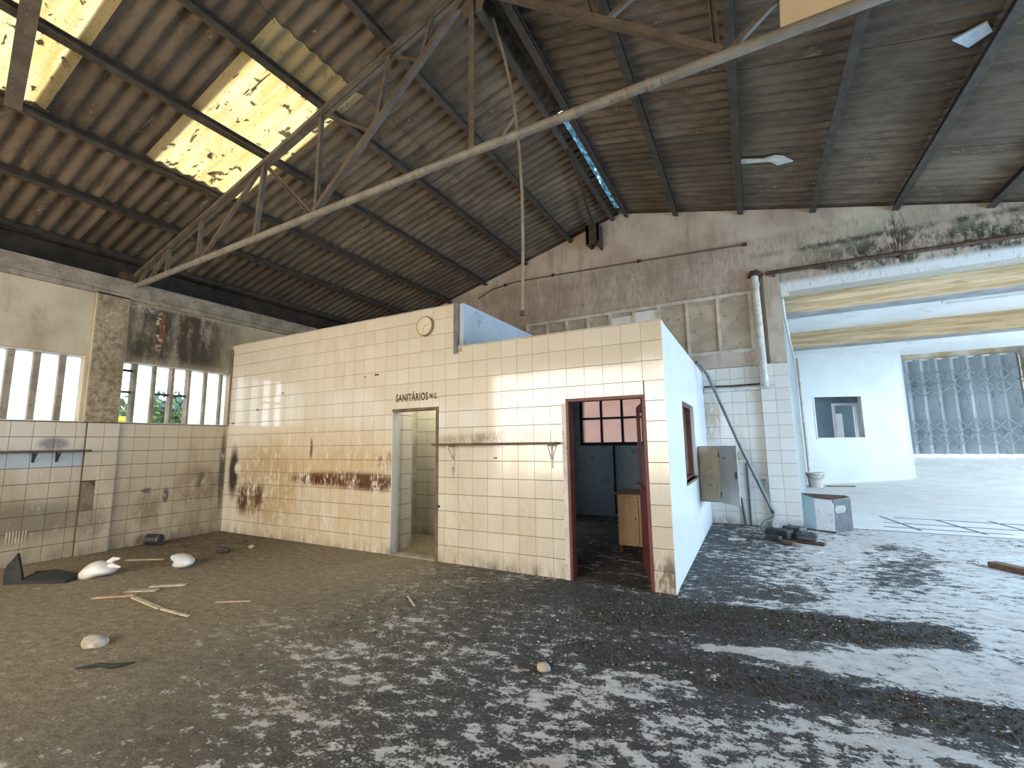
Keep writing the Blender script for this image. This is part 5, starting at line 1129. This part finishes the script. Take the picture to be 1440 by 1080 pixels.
lath((-4.85, 2.72), (-4.55, 2.90), 0.03, 'brick', 'thin reddish splinter on the floor right of the laths', 'splinter', 'splinter')
lath((-8.3, 3.9), (-7.6, 4.05), 0.05, 'wood_dark', 'dark stick along the foot of the left wall beside the can', 'stick', 'stick')
lath((-7.85, 4.3), (-7.45, 4.6), 0.12, 'wood_dark', 'dark flat board near the cabin corner on the dust', 'board', 'board')
lath((-2.98, 3.52), (-3.22, 3.7), 0.02, 'wood_pale', 'thin pale splinter on the dark floor before the washroom', 'splinter', 'splinter')
CHn = thing('black_strap', 'short black strap lying on the floor near the lone stone', 'strap', (-4.2, 1.6, 0))
k = MB(); k.tube([(-4.32, 1.50, 0.014), (-4.22, 1.60, 0.02), (-4.12, 1.64, 0.014), (-4.05, 1.74, 0.014)], [0.006, 0.014, 0.018, 0.006], 8); k.obj('band', 'rubber', CHn, smooth=True)

# dirt clods, moss and paint flakes: too many to count, spread by how dirty the floor is there
def scatter(name, n, mat, box, sz, want, seed, flat=False, lab=None, cat=None):
    r = np.random.default_rng(seed); mb = MB(); c = 0
    base = [Vector(v).normalized() for v in ((1, 0, 0.1), (0.2, 1, 0), (-1, 0.1, 0), (-.1, -1, 0.1), (0.1, 0.1, 0.9))]
    while c < n:
        x = r.uniform(box[0], box[1], 4000); y = r.uniform(box[2], box[3], 4000); p = want(x, y); keep = r.random(4000) < p
        z0 = hall_z(x, y)
        for xx, yy, zz in zip(x[keep], y[keep], z0[keep]):
            s_ = sz[0] + (sz[1] - sz[0]) * r.random() ** 3; a = r.random() * 6.28; ca, sa = math.cos(a), math.sin(a); e = 0.5 + 0.5 * r.random()
            if flat:
                m_ = 5; P = [(xx + s_ * (0.6 + 0.5 * r.random()) * (math.cos(2 * math.pi * j / m_) * ca - e * math.sin(2 * math.pi * j / m_) * sa), yy + s_ * (0.6 + 0.5 * r.random()) * (math.cos(2 * math.pi * j / m_) * sa + e * math.sin(2 * math.pi * j / m_) * ca), zz + 0.004 + 0.006 * r.random()) for j in range(m_)]
                mb.add(P, [tuple(range(m_))])
            else:
                P = []
                for b in base:
                    k_ = s_ * (0.7 + 0.6 * r.random()); P.append((xx + k_ * (b.x * ca - e * b.y * sa), yy + k_ * (b.x * sa + e * b.y * ca), zz + max(0.0, b.z * k_ * 0.8)))
                mb.add(P, [(0, 1, 4), (1, 2, 4), (2, 3, 4), (3, 0, 4)])
            c += 1
            if c >= n: break
    o = mb.obj(name, mat); o['kind'] = 'stuff'; return tag(o, lab, cat)
near = lambda x, y: np.exp(-((x + 0.6) ** 2 / 5 + (y - 3.9) ** 2 / 2.2))
cb = lambda x, y: ~((x < XB + 0.02) & (y > YF - 0.02))
scatter('dirt_clods', 9000, 'clod', (-3.6, 1.6, 1.6, 6.5), (0.005, 0.020), lambda x, y: sstep(dirt_at(x, y), 0.62, 0.98) * near(x, y) * cb(x, y), 3, lab='dark crumbs of dirt strewn before the cabin corner', cat='dirt')
scatter('moss_clumps', 700, 'moss', (-1.6, 1.3, 2.6, 5.0), (0.008, 0.024), lambda x, y: sstep(dirt_at(x, y), 0.8, 1.0) * sstep(fbm(x * 2.2, y * 2.2, 3, 31), 0.52, 0.62) * cb(x, y), 4, lab='brown moss clumps growing on the dirt by the cabin corner', cat='moss')
scatter('paint_flakes', 1500, 'flake', (-6.5, 1.5, 1.2, 4.9), (0.005, 0.018), lambda x, y: sstep(fbm(x * 1.3, y * 1.3, 3, 41), 0.42, 0.62) * (0.25 + 0.75 * sstep(x, -5, -2)) * cb(x, y), 6, flat=True, lab='pale paint flakes scattered over the dirty floor', cat='flakes')

# ------------------------------------------------------------------ outside: yard, trees, yellow skip seen through the clear panes
yd = MB(); yd.add([(-60, -60, -0.06), (60, -60, -0.06), (60, 60, -0.06), (-60, 60, -0.06)], [(0, 1, 2, 3)]); struct(yd.obj('ground', 'yard'), 'sunlit yard around the building', 'ground')
def tree(x, y, h, r, mat, lab, seed):
    T_ = thing('tree', lab, 'tree', (x, y, -0.06))
    k = MB(); k.tube([(x, y, -0.06), (x + 0.1, y, h * 0.3), (x, y + 0.1, h * 0.6)], [0.16, 0.12, 0.07], 8); k.obj('trunk', 'bark', T_, smooth=True)
    rs = random.Random(seed); mb = MB()
    for i in range(1400):
        th = rs.random() * 6.283; ph = math.acos(rs.uniform(-1, 1)); rr = r * rs.random() ** 0.4 * (0.75 + 0.35 * math.sin(3 * th + seed) * math.sin(2 * ph))
        c = Vector((x + rr * math.sin(ph) * math.cos(th), y + rr * math.sin(ph) * math.sin(th), h * 0.62 + 0.75 * rr * math.cos(ph)))
        u = Vector((rs.gauss(0, 1), rs.gauss(0, 1), rs.gauss(0, 1))).normalized() * 0.16; v = u.cross(Vector((rs.gauss(0, 1), rs.gauss(0, 1), rs.gauss(0, 1)))).normalized() * 0.09
        mb.add([c - u, c + v, c + u, c - v], [(0, 1, 2, 3)])
    mb.obj('crown', mat, T_)
tree(-17.5, 7.2, 3.6, 1.5, 'foliage', 'green tree in the yard seen through the clear pane of the strip window', 3)
tree(-21, 9.8, 4.2, 1.9, 'foliage_blue', 'blue green tree farther off seen through the next clear pane', 5)
sk = MB(); sk.prism([(-13.4, 4.45, 0.0), (-13.4, 5.25, 0.0), (-13.4, 5.4, 2.25), (-13.4, 4.35, 2.25)], (-1.4, 0, 0)); SKP = thing('yellow_skip', 'yellow metal container outside the left window', 'container', (-14, 4.9, -0.06)); sk.obj('body', 'yellow', SKP)
k = MB(); k.box(-14.9, -13.3, 4.3, 5.45, 2.2, 2.3); k.obj('rim', 'yellow', SKP)
print('objects', len(bpy.data.objects))
